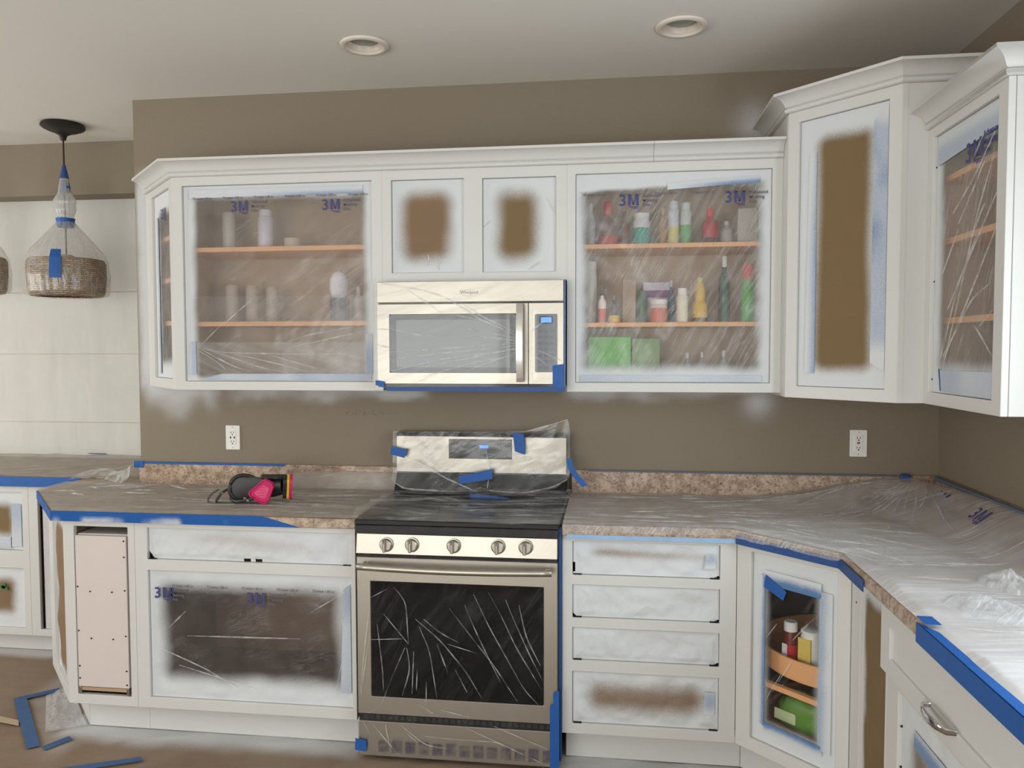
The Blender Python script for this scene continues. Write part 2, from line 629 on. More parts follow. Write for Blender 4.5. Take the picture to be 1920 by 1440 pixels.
M['film_cook'] = film('film_cooktop', 0.035, 0.42, 2, 2.2, 46, crinkle=0.05, gl=0.03, bs=0.2)
M['film_counter'] = film('film_counter_left', 0.50, 0.22, 3, 1.4, 34, crinkle=0.03, gl=0.03, bs=0.10, tint=(218, 215, 208))
M['film_counter_r'] = film('film_counter_right', 0.40, 0.45, 6, 1.6, 34, gl=0.05, crinkle=0.04, bs=0.18, tint=(240, 241, 242))
M['film_edge'] = film('film_edge', 0.16, 0.3, 60, 8, 40, gl=0.06, crinkle=0.15, bs=0.25, tint=(240, 240, 240))
M['film_bunch'] = film('film_bunched', 0.14, 0.45, 40, 5, 22, gl=0.06, crinkle=0.12, bs=0.3, tint=(240, 242, 244))
M['film_bag'] = film('film_bag', 0.16, 0.35, 90, 6, 30, gl=0.06, bs=0.3)


def text(body, size, mat, parent, loc, name='printed_text', off=0.0, rz=0.0, rot=None):
    cu = bpy.data.curves.new(name, 'FONT')
    cu.body = body; cu.size = size; cu.offset = off
    cu.resolution_u = 3
    tmp = bpy.data.objects.new('tmp_text', cu)
    COL.objects.link(tmp)
    dg = bpy.context.evaluated_depsgraph_get()
    me = bpy.data.meshes.new_from_object(tmp.evaluated_get(dg))
    bpy.data.objects.remove(tmp)
    me.materials.clear(); me.materials.append(mat)
    o = bpy.data.objects.new(name, me)
    COL.objects.link(o)
    o.parent = parent
    o.location = loc
    o.rotation_euler = rot if rot else (math.pi/2, 0, rz)
    return o


def logo3m(parent, x, z, y, size, rot=None):
    """heavy two letter maker's mark printed on the film"""
    o = text('3', size, M['ink'], parent, (x, y, z), 'printed_logo', off=0.012*size, rot=rot)
    h = 0.70*size
    w = 0.66*size; b = 0.15*size; x0 = 0.60*size
    m = MB()
    P = [[(x0, 0), (x0+b, 0), (x0+b, h), (x0, h)], [(x0+w-b, 0), (x0+w, 0), (x0+w, h), (x0+w-b, h)],
         [(x0+b*0.8, h), (x0+b*1.15, h), (x0+w/2+b*0.25, 0.05*size), (x0+w/2-b*0.35, 0.05*size)], [(x0+w-b*1.15, h), (x0+w-b*0.8, h), (x0+w/2+b*0.35, 0.05*size), (x0+w/2-b*0.25, 0.05*size)],
         [(x0+w*0.1, -0.10*size), (x0+w, -0.10*size), (x0+w, -0.05*size), (x0+w*0.1, -0.05*size)], [(x0+w*0.35, -0.19*size), (x0+w, -0.19*size), (x0+w, -0.145*size), (x0+w*0.35, -0.145*size)]]
    for p in P:
        k = len(m.v)
        ar = sum(p[i][0]*p[(i+1) % 4][1]-p[(i+1) % 4][0]*p[i][1] for i in range(4))
        p = p if ar > 0 else p[::-1]
        m.v += [(a, c, 0.0) for a, c in p]
        m.f.append((k, k+1, k+2, k+3))
    q = m.build('printed_logo', M['ink'], parent)
    q['kind'] = 'stuff'
    q.location = (x, y, z)
    q.rotation_euler = rot if rot else (math.pi/2, 0, 0)


def film_print(parent, x, z, y, scale=1.0):
    """the printed logo block of the masking film at lower left x,z"""
    logo3m(parent, x, z+0.014*scale, y, 0.062*scale)
    text('Advanced\nMasking\nFilm', 0.018*scale, M['ink_grey'], parent, (x+0.093*scale, y, z+0.046*scale), 'printed_text', off=0.0003)


# ------------------------------------------------------------------ cover masks
def rect_cover(X, Z, l, r, b, t, W, H, soft=0.02, rad=0.03, seed=1, amp=0.03, fr=9.0, top=1.0):
    """1 = painted, 0 = bare; bare window leaves margins l r b t"""
    cx, cz = (l+W-r)/2, (b+H-t)/2
    hx, hz = max((W-r-l)/2-rad, 0.001), max((H-t-b)/2-rad, 0.001)
    qx = np.abs(X-cx)-hx; qz = np.abs(Z-cz)-hz
    d = np.hypot(np.maximum(qx, 0), np.maximum(qz, 0))+np.minimum(np.maximum(qx, qz), 0)-rad
    d = d+(fbm(X*fr, Z*fr, seed)-0.5)*2*amp
    return sstep(-soft, soft, d)*top


def sheet(parent, W, H, mat, cover, name='sheet', y=0.013, step=0.007, wr=0.0015, seed=1, drop=None, crease=None, bulge=0.0, wl=0.12, ang=0.8):
    nx = max(6, int(W/step)+1); nz = max(6, int(H/step)+1)
    X, Z = np.meshgrid(np.linspace(0.0015, W-0.0015, nx), np.linspace(0.0015, H-0.0015, nz))
    D = (fbm(X/wl, Z/wl, seed+11)-0.5)*2*wr+(ridge(X, Z, ang, wl*2.0, wl*0.6, seed+4, 2)*0.5+ridge(X, Z, ang+1.3, wl*1.5, wl*0.5, seed+6, 2)*0.5)*wr*0.5*sstep(0.4, 0.65, fbm(X/wl/2, Z/wl/2, seed+8))
    edge = np.minimum.reduce([X, W-X, Z, H-Z])
    D = D*sstep(0, 0.03, edge)+bulge*sstep(0, 0.08, edge)
    P = np.stack([X, y-D, Z], -1)
    cov = np.clip(cover(X, Z), 0, 1) if cover else np.zeros_like(X)
    cr = crease(X, Z) if crease else np.zeros_like(X)
    dr = drop(X, Z) if drop else None
    return grid_obj(name, P, mat, parent, {'cover': cov, 'crease': cr}, (X, Z), dr)


def tape_quad(parent, poly, y, cover=None, mat=None, name='tape_strip', step=0.008, th=0.0006):
    """flat strip of tape in the local x,z plane given by four corners (bl, br, tr, tl)"""
    bl, br, tr, tl = [np.array(p, float) for p in poly]
    n = max(2, int(np.linalg.norm(br-bl)/step)+1); k = max(2, int(np.linalg.norm(tl-bl)/step)+1)
    a = np.linspace(0, 1, n)[None, :, None]; b = np.linspace(0, 1, k)[:, None, None]
    Q = (bl*(1-a)+br*a)*(1-b)+(tl*(1-a)+tr*a)*b
    X, Z = Q[..., 0], Q[..., 1]
    P = np.stack([X, np.full_like(X, y)-th*(0.5+vn(X*60, Z*60, 3)), Z], -1)
    cov = np.clip(cover(X, Z), 0, 1) if cover else np.zeros_like(X)
    return grid_obj(name, P, mat or M['tape_spray'], parent, {'cover': cov}, (X, Z))


def creases(parent, lines, y, mat=None, w=0.0035, h=0.0022, name='film_folds', yf=None):
    """small tent shaped folds standing on a film, lines given in local x,z"""
    m = MB()
    for pl in lines:
        pts = []
        for i in range(len(pl)-1):
            a, b = np.array(pl[i]), np.array(pl[i+1])
            k = max(2, int(np.linalg.norm(b-a)/0.02))
            for j in range(k):
                pts.append(a+(b-a)*j/k)
        pts.append(np.array(pl[-1]))
        pts = np.array(pts)
        sm = pts.copy()
        for _ in range(2):
            sm[1:-1] = (sm[:-2]+2*sm[1:-1]+sm[2:])/4
        n = len(sm); b0 = len(m.v)
        for i, p in enumerate(sm):
            d = sm[min(i+1, n-1)]-sm[max(i-1, 0)]
            d = d/(np.linalg.norm(d)+1e-9)
            nr = np.array([-d[1], d[0]])
            t = i/(n-1)
            ww = w*(0.35+0.65*math.sin(math.pi*min(max(t, 0.03), 0.97)))*(0.7+0.6*float(vn(i*0.7, b0*0.1, 4)))
            yy = yf(p[0], p[1]) if yf else y
            for s, k in ((-1, 0), (0, 1), (1, 0)):
                q = p+nr*s*ww
                m.v.append((q[0], yy-0.0004-k*h, q[1]))
        for i in range(n-1):
            for s in (0, 1):
                m.f.append((b0+i*3+s, b0+i*3+s+1, b0+(i+1)*3+s+1, b0+(i+1)*3+s))
    o = m.build(name, mat or M['crease'], parent, smooth=True)
    o['kind'] = 'stuff'
    return o


def creases_xy(parent, lines, zf, w=0.004, h=0.004, name='film_folds', mat=None):
    """tent shaped folds on a lying film, lines given in local x,y; zf(x,y) = film height"""
    m = MB()
    for li, pl in enumerate(lines):
        pl = np.array(pl, float)
        n = len(pl); b0 = len(m.v)
        for i, p in enumerate(pl):
            d = pl[min(i+1, n-1)]-pl[max(i-1, 0)]
            d = d/(np.linalg.norm(d)+1e-9)
            nr = np.array([-d[1], d[0]])
            t = i/(n-1)
            f = math.sin(math.pi*min(max(t, 0.02), 0.98))*(0.5+float(vn(i*0.6, li*1.7, 4)))
            for sg, k in ((-1, 0), (0, 1), (1, 0)):
                q = p+nr*sg*w*(0.4+0.6*f)
                m.v.append((q[0], q[1], zf(p[0], p[1])+0.0008+k*h*f))
        for i in range(n-1):
            for sg in (0, 1):
                m.f.append((b0+i*3+sg+1, b0+i*3+sg, b0+(i+1)*3+sg, b0+(i+1)*3+sg+1))
    o = m.build(name, mat or M['crease'], parent, smooth=True)
    o['kind'] = 'stuff'
    return o


def zlook(XX, YY, ZZ):
    fx = XX[::3, ::3].reshape(-1); fy = YY[::3, ::3].reshape(-1); fz = ZZ[::3, ::3].reshape(-1)

    def zf(x, y):
        return float(fz[np.argmin((fx-x)**2+(fy-y)**2)])
    return zf


# ================================================================== the room
XL, XR, H = -1.687, 1.930, 2.739
NY = 0.646      # header plane of the nook window
WY = 0.812      # window plane behind it
XW, YB = -4.6, -6.0


def wall_cover(X, Z):
    c = np.zeros_like(X)
    n = fbm(X*7, Z*7, 21)
    n2 = fbm(X*3, Z*3, 31)
    # below the cabinets on the left
    band = lambda x0, x1: sstep(x0-0.06, x0+0.03, X)*sstep(x1+0.06, x1-0.03, X)
    c = np.maximum(c, band(-1.64, -1.32)*sstep(1.20, 1.42, Z+0.18*(n-0.5))*0.9*(Z < 1.5))
    c = np.maximum(c, band(-1.32, -0.42)*sstep(1.30, 1.395, Z+0.12*(n-0.5))*0.75*(Z < 1.5))
    c = np.maximum(c, band(-0.5, -0.30)*sstep(1.315, 1.35, Z+0.05*(n-0.5))*0.65*(Z < 1.5))
    c = np.maximum(c, band(0.38, 1.25)*sstep(1.325, 1.392, Z+0.09*(n-0.5))*0.75*(Z < 1.5))
    c = np.maximum(c, np.exp(-((X-1.19)/0.06)**2-((Z-1.33)/0.06)**2)*0.7)
    # left of the cabinets
    c = np.maximum(c, sstep(-1.50, -1.62, X+0.10*(n-0.5))*sstep(1.28, 1.50, Z+0.15*(n-0.5))*sstep(2.44, 2.32, Z)*0.85)
    c = c*(1-0.85*sstep(-1.66, -1.685, X+0.02*(n-0.5)))
    # beside the tall corner cabinet
    c = np.maximum(c, np.exp(-((X-1.16)/0.075)**2-((Z-2.52)/0.09)**2)*0.55*(0.5+n2))
    # scuffs
    return c


def wall_sheet(name, x0, x1, z0, z1, y, cov, step=0.018):
    nx = int((x1-x0)/step)+1; nz = int((z1-z0)/step)+1
    X, Z = np.meshgrid(np.linspace(x0, x1, nx), np.linspace(z0, z1, nz))
    P = np.stack([X, np.full_like(X, y), Z], -1)
    return grid_obj(name, P, M['wall'], None, {'cover': cov(X, Z)}, (X, Z))


# back wall: solid slab with its painted front face as one grid
wb = struct(wall_sheet('wall_back', XL, XR, 0, H, 0.0, wall_cover))
core = box('wall_core', XL, XR, 0.004, WY+0.1, 0, H, M['wall'], wb)
scr = MB()
for i in range(26):
    t = i/25.0
    x = -0.66+0.20*t+0.01*math.sin(i*5.1); z = 1.262+0.004*math.sin(i*2.7)+0.006*(i % 3)
    scr.box(x, x+0.006+0.004*(i % 2), -0.0012, 0.001, z, z+0.0012+0.001*(i % 4 == 0))
scr.build('scuff_marks', plain('wall_scuff', (92, 84, 72), 0.8), wb)

# right wall with the window over the right counter (outside the frame)
rm = frame_mb(0.9-YB, H, [(0.9+1.73, 0.9+2.97, 1.12, 2.12)], 0.14)
rm.xf(XR, 0.9, -math.pi/2)
wr_ = struct(rm.build('wall_right', M['wall']))
wf = frame_mb(1.24, 1.0, [(0.05, 0.60, 0.05, 0.95), (0.64, 1.19, 0.05, 0.95)], 0.05, 0.04)
wf.shift(0, 0, 1.12); wf.xf(XR, -1.73, -math.pi/2)
struct(wf.build('window_1', M['paint'], bevel=0.002))

# rest of the shell
fl_n = (220, 330)
X, Y = np.meshgrid(np.linspace(XW, XR, fl_n[1]), np.linspace(YB, WY, fl_n[0]))


def floor_cover(X, Y):
    n = fbm(X*5, Y*5, 44)
    c = np.zeros_like(X)
    # along the toe kicks
    for (x0, x1, yt) in ((-1.68, -0.40, -0.54), (0.38, 1.05, -0.54)):
        c = np.maximum(c, sstep(x0-0.04, x0+0.03, X)*sstep(x1+0.03, x1-0.03, X)*sstep(yt-0.16, yt-0.05, Y+0.07*(n-0.5))*0.8)
    c = np.maximum(c, sstep(-2.2, -2.3, X)*sstep(0.03, 0.13, Y+0.05*(n-0.5))*0.7)
    d = (X+1.965)*0.7071+(Y+0.2745)*0.7071
    c = np.maximum(c, sstep(-0.16, -0.02, d+0.05*(n-0.5))*sstep(-2.1, -2.0, X)*sstep(-1.5, -1.6, X)*0.25)
    return c


# finer floor patch in the kitchen, joined to the same sheet by non-uniform spacing
gx = np.unique(np.concatenate([np.linspace(XW, -2.7, 20), np.linspace(-2.7, XR, 330)]))
gy = np.unique(np.concatenate([np.linspace(YB, -1.2, 30), np.linspace(-1.2, WY, 150)]))
X, Y = np.meshgrid(gx, gy)
Zf = (fbm(X*3.2, Y*3.2, 8)-0.5)*0.004+ridge(X, Y, 0.35, 0.5, 0.12, 6)*0.004
struct(grid_obj('floor', np.stack([X, Y, Zf-0.005], -1), M['floor'], None, {'cover': floor_cover(X, Y)}, (X, Y)))
LIGHTS = ((-0.393, -0.497), (0.808, -0.512))
cm_ = frame_mb(XR-XW, WY+0.1-YB, [(x-XW-0.062, x-XW+0.062, y-YB-0.062, y-YB+0.062) for x, y in LIGHTS], 0.06)
cm_.v = [(x+XW, z+YB, H+y) for x, y, z in cm_.v]
struct(cm_.build('ceiling', M['ceiling']))
lm = frame_mb(0.9-YB, H, [(3.75, 5.65, 0.8, 2.2)], 0.14)
lm.xf(XW, YB, math.pi/2)
struct(lm.build('wall_left', M['wall']))
bm_ = frame_mb(XR-XW+0.2, H, [(1.53, 4.93, 0.28, 2.32)], 0.14)
bm_.xf(XR+0.1, YB, math.pi)
struct(bm_.build('wall_behind', M['ceiling']))
# window wall of the nook on the left: header, jambs beyond the frame
nk = frame_mb(XL-XW+0.02, H, [(0.35, XL-XW-0.005, 0.877, 2.445)], WY-NY, NY)
nk.shift(XW, 0, 0)
struct(nk.build('wall_nook', M['wall']))

# white paper over the nook window, hung as overlapping strips
np_ = thing('window_masking_paper', 'white masking paper hung in overlapping strips over the window in the left nook', 'masking paper', (-4.2, WY-0.012, 0.915))
for i, (z0, z1, dy) in enumerate(((0.985, 1.53, 0.0006), (0.62, 0.992, 0.0), (0.212, 0.626, -0.0006), (0.0, 0.219, -0.0012))):
    Wp = 2.50; nx = 150; nz = 24
    X, Z = np.meshgrid(np.linspace(0, Wp, nx), np.linspace(z0, z1, nz))
    D = (fbm(X*2.2, Z*1.2, 60)-0.5)*0.016+(fbm(X*11, Z*2.2, 70)-0.5)*0.006*sstep(1.1, 0.7, Z)
    P = np.stack([X, dy-D-0.012, Z], -1)
    grid_obj('paper_strip', P, M['backlit'], np_, {}, (X, Z))

# ================================================================== cabinets: shared pieces
YU = -0.3267
ZUB, ZUT = 1.389, 2.2957


def carcass(parent, W, Hh, D, mat=None, t=0.016, y0=0.019):
    m = MB()
    m.box(0.002, t, y0, D, 0.0, Hh); m.box(W-t, W-0.002, y0, D, 0.0, Hh)
    m.box(t, W-t, y0, D, 0.0, 0.018); m.box(t, W-t, y0, D, Hh-0.018, Hh)
    m.box(t, W-t, D-0.008, D, 0.018, Hh-0.018)
    return m.build('carcass', mat or M['maple'], parent)


def dots(parent, pts, y, r=0.0035, name='screw_hole'):
    for x, z in pts:
        mb = MB().lathe([(r, 0), (r, 0.0015)], seg=10)
        mb.v = [(x+a, y-c, z+b) for a, b, c in mb.v]
        mb.build(name, M['screw'], parent)


# ---------------- left upper cabinet with angled end
LU = thing('wall_cabinet', 'white upper cabinet left of the microwave with angled end, doors removed', 'cabinet', (-1.3044, YU, ZUB))
Wl = 0.9234
Hu = ZUT-ZUB
frame_mb(Wl, Hu, [(0.0445, 0.880, 0.0374, 0.8692)]).build('face_frame', M['paint'], LU, bevel=0.0012)
af = frame_mb(0.462, Hu, [(0.105, 0.412, 0.045, 0.875)])
af.xf(-0.3267, 0.3267, -math.pi/4)
af.build('end_frame', M['paint'], LU, bevel=0.0012)
pl = [(-0.318, 0.324), (0.008, 0.012), (Wl-0.003, 0.012), (Wl-0.003, 0.324)]
cm = MB(); cm.prism(pl, 0.002, 0.022); cm.prism(pl, Hu-0.02, Hu)
cm.box(-0.31, Wl-0.003, 0.314, 0.324, 0.02, Hu-0.02); cm.box(Wl-0.018, Wl-0.003, 0.019, 0.314, 0.02, Hu-0.02)
cm.build('carcass', M['maple'], LU)
for z in (1.982, 1.664):
    box('shelf', 0.02, Wl-0.02, 0.028, 0.31, z-ZUB-0.002, z-ZUB+0.018, M['shelf'], LU, 0.0015)
for z in (2.055, 1.865, 1.672):
    MB().prism([(-0.27, 0.31), (0.005, 0.045), (0.015, 0.31)], z-ZUB, z-ZUB+0.02).build('end_shelf', M['shelf'], LU)
# the divider hides the end compartment from the main one
box('divider', 0.003, 0.016, 0.026, 0.312, 0.022, Hu-0.022, M['maple'], LU)

# ---------------- cabinet over the microwave
MU = thing('wall_cabinet', 'short white cabinet above the microwave with two masked openings', 'cabinet', (-0.381, YU, 1.838))
Hm = ZUT-1.838
OM = [(0.039, 0.343, 0.038, 0.418), (0.419, 0.718, 0.036, 0.415)]
frame_mb(0.762, Hm, OM).build('face_frame', M['paint'], MU, bevel=0.0012)
carcass(MU, 0.762, Hm, 0.32)

# ---------------- right upper cabinet
RU = thing('wall_cabinet', 'white upper cabinet right of the microwave with bottles on its shelves behind film', 'cabinet', (0.381, YU, ZUB))
Wr = 1.2133-0.381
frame_mb(Wr, Hu, [(0.0345, 0.7935, 0.0374, 0.8692)]).build('face_frame', M['paint'], RU, bevel=0.0012)
carcass(RU, Wr, Hu, 0.32)
for z in (1.968, 1.654):
    box('shelf', 0.02, Wr-0.02, 0.028, 0.31, z-ZUB-0.004, z-ZUB+0.014, M['shelf'], RU, 0.0015)

# ---------------- tall corner cabinet, 45 degree face
CZ, CT = 1.377, 2.439
CU = thing('corner_wall_cabinet', 'tall white diagonal corner cabinet with kraft paper over its opening', 'cabinet', (1.2133, -0.403, CZ), 0)
fm = frame_mb(0.4228, CT-CZ, [(0.045, 0.380, 0.044, 1.022)])
fm.xf(0, 0, -math.pi/4)
fm.build('face_frame', M['paint'], CU, bevel=0.0012)
box('side_panel', 0.0, 0.018, 0.014, 0.400, 0, CT-CZ, M['paint'], CU, 0.001)
m = MB(); m.box(0.299+0.013, XR-1.2133-0.004, -0.299, -0.281, 0, CT-CZ)
m.build('return_panel', M['paint'], CU, bevel=0.001)
box('return_stile', 0.299, 0.318, -0.3005, -0.282, 0, CT-CZ, M['paint'], CU, 0.001)
pc = [(0.02, 0.398), (0.02, 0.0), (0.305, -0.28), (XR-1.2133-0.006, -0.28), (XR-1.2133-0.006, 0.398)]
cm = MB(); cm.prism(pc, 0.003, 0.022); cm.prism(pc, CT-CZ-0.02, CT-CZ)
cm.box(0.02, XR-1.2133-0.006, 0.388, 0.398, 0.022, CT-CZ-0.02)
cm.build('carcass', M['maple'], CU)

# ---------------- right wall cabinet
RWX = 1.597
RZ, RT = 1.377, 2.281
RW = thing('wall_cabinet', 'white upper cabinet on the right wall with bright end panel at the photo edge', 'cabinet', (RWX, -0.703, RZ), -math.pi/2)
Ww = 0.5146
Hr = RT-RZ
frame_mb(Ww, Hr, [(0.038, 0.463, 0.040, 0.872)]).build('face_frame', M['paint'], RW, bevel=0.0012)
Dw = XR-RWX-0.003
cm = MB(); cm.box(0.002, 0.016, 0.019, Dw, 0, Hr); cm.box(0.016, Ww-0.019, 0.019, Dw, 0, 0.018); cm.box(0.016, Ww-0.019, 0.019, Dw, Hr-0.018, Hr)
cm.box(0.016, Ww-0.019, Dw-0.008, Dw, 0.018, Hr-0.018)
cm.build('carcass', M['maple'], RW)
box('end_panel', Ww-0.019, Ww-0.001, 0.021, Dw, 0, Hr, M['paint'], RW, 0.001)
for z in (2.098, 1.896, 1.640):
    box('shelf', 0.02, Ww-0.022, 0.035, Dw-0.01, z-RZ, z-RZ+0.02, M['shelf'], RW, 0.0015)
for z in (2.15, 1.78, 1.46):
    mb = MB().lathe([(0.003, 0), (0.003, 0.002)], seg=10)
    mb.v = [(0.0375+c, 0.012+a, z-RZ+b) for a, b, c in mb.v]
    mb.build('screw_hole', M['screw'], RW)

# ---------------- crown mouldings
CROWN = [(0, 0), (0.010, 0), (0.015, 0.004), (0.016, 0.010), (0.012, 0.0155), (0.005, 0.0165), (0.005, 0.0195), (0.012, 0.0205), (0.0155, 0.026), (0.020, 0.034), (0.027, 0.042), (0.036, 0.049), (0.047, 0.0535), (0.056, 0.0555), (0.060, 0.056), (0.060, 0.066), (0, 0.066)]


def crown(path, z0, name, parent, hscale=1.0, i0=0, i1=None):
    n = len(path)
    P = [np.array(p, float) for p in path]
    offs = []
    for i in range(n):
        ds = []
        if i > 0:
            d = P[i]-P[i-1]; ds.append(d/np.linalg.norm(d))
        if i < n-1:
            d = P[i+1]-P[i]; ds.append(d/np.linalg.norm(d))
        ns = [np.array([d[1], -d[0]]) for d in ds]
        if len(ns) == 1:
            offs.append(ns[0])
        else:
            b = ns[0]+ns[1]; b = b/np.linalg.norm(b)
            offs.append(b/np.dot(b, ns[0]))
    i1 = n-1 if i1 is None else i1
    m = MB(); k = len(CROWN)
    for i in range(i0, i1+1):
        for o, z in CROWN:
            q = P[i]+offs[i]*o
            m.v.append((q[0], q[1], z0+z*hscale))
    for i in range(i1-i0):
        for j in range(k):
            j2 = (j+1) % k
            m.f.append((i*k+j, i*k+j2, (i+1)*k+j2, (i+1)*k+j))
    m.f.append(tuple(range(k))); m.f.append(tuple((i1-i0)*k+j for j in range(k-1, -1, -1)))
    return m


CRW = thing('crown_molding', 'long white crown molding along the upper cabinets above the microwave', 'crown molding', (0, 0, 0))
pth = [(-1.631, -0.001), (-1.3044, YU), (0.72, YU), (1.212, YU)]
for a, b in ((0, 1), (1, 2), (2, 3)):
    cr = crown(pth, ZUT, '', None, i0=a, i1=b)
    if a == 2:
        cr.v = [(x+(0.0012 if x < 0.8 else 0), y, z) for x, y, z in cr.v]
    cr.build('molding_length', M['paint'], CRW, auto=50)
CRC = thing('crown_molding', 'white crown molding wrapping the top of the tall corner cabinet', 'crown molding', (0, 0, 0))
pth = [(1.2133, -0.002), (1.2133, -0.403), (1.5123, -0.702), (XR-0.003, -0.702)]
for a in range(3):
    crown(pth, CT, '', None, i0=a, i1=a+1).build('molding_length', M['paint'], CRC, auto=50)
CRR = thing('crown_molding', 'white crown molding on the right wall cabinet, nearest the photo edge', 'crown molding', (0, 0, 0))
pth = [(RWX, -0.704), (RWX, -1.2176), (XR-0.003, -1.2176)]
for a in range(2):
    crown(pth, RT, '', None, i0=a, i1=a+1).build('molding_length', M['paint'], CRR, auto=50)

# ================================================================== base cabinets
YBF = -0.615
ZB0, ZB1 = 0.1266, 0.878
HB = ZB1-ZB0


def toe(parent, x0, x1, y=0.076):
    return box('toe_kick', x0, x1, y, y+0.016, -ZB0+0.0005, 0.004, M['paint'], parent)


# sink/drawer base left of the range
BS = thing('base_cabinet', 'wide white base cabinet left of the oven with masked drawer and door openings', 'cabinet', (-1.3227, YBF, ZB0))
Wb = 0.910
OB = [(0.0534, 0.8938, 0.7293-ZB0, 0.856-ZB0), (0.0534, 0.8938, 0.1688-ZB0, 0.6862-ZB0)]
frame_mb(Wb, HB, OB).build('face_frame', M['paint'], BS, bevel=0.0012)
carcass(BS, Wb, HB, 0.60, plain('dark_stained_interior', (112, 80, 54), 0.6))
toe(BS, 0, Wb)
# pull-out base
BP = thing('base_cabinet', 'narrow white base cabinet with a pull-out organizer at the left counter corner', 'cabinet', (-1.6245, YBF, ZB0))
Wp = 0.3018-0.0008
OP = (0.0395, 0.2724, 0.1662-ZB0, 0.8549-ZB0)
frame_mb(Wp, HB, [OP]).build('face_frame', M['paint'], BP, bevel=0.0012)
carcass(BP, Wp, HB, 0.60)
toe(BP, 0.035, Wp)
pb = box('pullout_front', 0.0465, 0.2665, -0.004, 0.014, 0.200-ZB0, 0.818-ZB0, M['primer'], BP, 0.0015)
box('pullout_top', 0.0465, 0.2665, 0.016, 0.40, 0.804-ZB0, 0.822-ZB0, M['paint'], BP)
box('pullout_rail', 0.055, 0.258, 0.002, 0.016, 0.182-ZB0, 0.196-ZB0, M['maple'], BP)
for x in (0.046, 0.253):
    box('slide_bracket', x, x+0.012, -0.002, 0.3, 0.168-ZB0, 0.197-ZB0, M['chrome'], BP, 0.001)
dots(BP, [(0.054, 0.61-ZB0), (0.054, 0.43-ZB0), (0.054, 0.285-ZB0), (0.054, 0.235-ZB0), (0.258, 0.80-ZB0), (0.258, 0.735-ZB0), (0.258, 0.60-ZB0), (0.258, 0.415-ZB0), (0.258, 0.272-ZB0), (0.258, 0.215-ZB0),
          (0.108, 0.592-ZB0), (0.203, 0.592-ZB0), (0.108, 0.40-ZB0), (0.203, 0.40-ZB0)], -0.0045)
# crumpled dark film in the slot above the pull-out
slot = MB()
# angled end base
BA = thing('base_cabinet', 'angled white base cabinet at the far left corner of the main counter', 'cabinet', (-1.965, -0.2745, ZB0), -math.pi/4)
frame_mb(0.4815-0.001, HB, [(0.115, 0.432, 0.045, HB-0.024)]).build('face_frame', M['paint'], BA, bevel=0.0012)
MB().prism([(0.01, 0.019), (0.47, 0.019), (0.47, 0.03), (0.24, 0.25), (0.01, 0.03)], 0.0, 0.02).build('carcass', M['maple'], BA)
MB().prism([(0.012, 0.022), (0.012, 0.20), (0.03, 0.20), (0.03, 0.022)], 0.02, HB).build('side_panel', M['maple'], BA)
toe(BA, 0.03, 0.452)
# four drawer base right of the range
BD = thing('base_cabinet', 'white base cabinet right of the oven with four masked drawer openings', 'cabinet', (0.3805, YBF, ZB0))
Wd = 1.01-0.3805-0.0008
DZ = [0.8524, 0.7268, 0.6908, 0.5664, 0.5299, 0.4058, 0.3642, 0.1654]
OD = [(0.0387, 0.5713, DZ[2*k+1]-ZB0, DZ[2*k]-ZB0) for k in range(4)]
frame_mb(Wd, HB, OD).build('face_frame', M['paint'], BD, bevel=0.0012)
carcass(BD, Wd, HB, 0.60)
toe(BD, 0.012, Wd+0.031)
for o in OD:
    for x in (o[0]+0.004, o[1]-0.034):
        box('drawer_slide', x, x+0.03, 0.003, 0.30, o[2]+0.0005, o[2]+0.003, M['gap'], BD)
for x in (0.0534+0.004, 0.8938-0.034):
    box('drawer_slide', x, x+0.03, 0.003, 0.30, OB[0][2]+0.0005, OB[0][2]+0.003, M['gap'], BS)
# diagonal corner base
BC = thing('corner_base_cabinet', 'diagonal white corner base cabinet with a wooden carousel behind film', 'cabinet', (1.010, -0.615, ZB0), -math.pi/4)
OC = (0.060, 0.383, 0.172-ZB0, 0.845-ZB0)
frame_mb(0.4285, HB, [OC]).build('face_frame', M['paint'], BC, bevel=0.0012)
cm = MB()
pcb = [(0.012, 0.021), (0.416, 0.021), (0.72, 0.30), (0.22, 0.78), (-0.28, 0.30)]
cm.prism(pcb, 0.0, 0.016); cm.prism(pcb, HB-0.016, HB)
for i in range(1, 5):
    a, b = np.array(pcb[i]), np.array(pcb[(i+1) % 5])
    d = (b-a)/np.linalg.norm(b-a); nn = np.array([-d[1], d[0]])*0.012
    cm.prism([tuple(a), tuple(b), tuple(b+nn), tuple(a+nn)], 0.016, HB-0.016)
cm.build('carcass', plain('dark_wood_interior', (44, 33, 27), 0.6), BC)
toe(BC, -0.031, 0.46)
# carousel
cx, cy = 0.22, 0.335
for z in (0.415, 0.185):
    tr = MB().lathe([(0.285, z-ZB0), (0.285, z-ZB0+0.018)], cx, cy, 40).build('carousel_tray', M['shelf'], BC)
    r = MB(); seg = 48
    prof = [(0.286, z-ZB0+0.012), (0.294, z-ZB0+0.012), (0.294, z-ZB0+(0.075 if z > 0.3 else 0.03)), (0.286, z-ZB0+(0.075 if z > 0.3 else 0.03))]
    for k in range(seg):
        a = 2*math.pi*k/seg
        for rr, zz in prof:
            r.v.append((cx+rr*math.cos(a), cy+rr*math.sin(a), zz))
    for k in range(seg):
        k2 = (k+1) % seg
        for i in range(4):
            i2 = (i+1) % 4
            r.f.append((k*4+i, k2*4+i, k2*4+i2, k*4+i2))
    r.build('rim', M['shelf'], tr, auto=40)
box('carousel_shelf_edge', 0.02, 0.42, 0.03, 0.05, 0.366-ZB0, 0.384-ZB0, M['shelf'], BC)
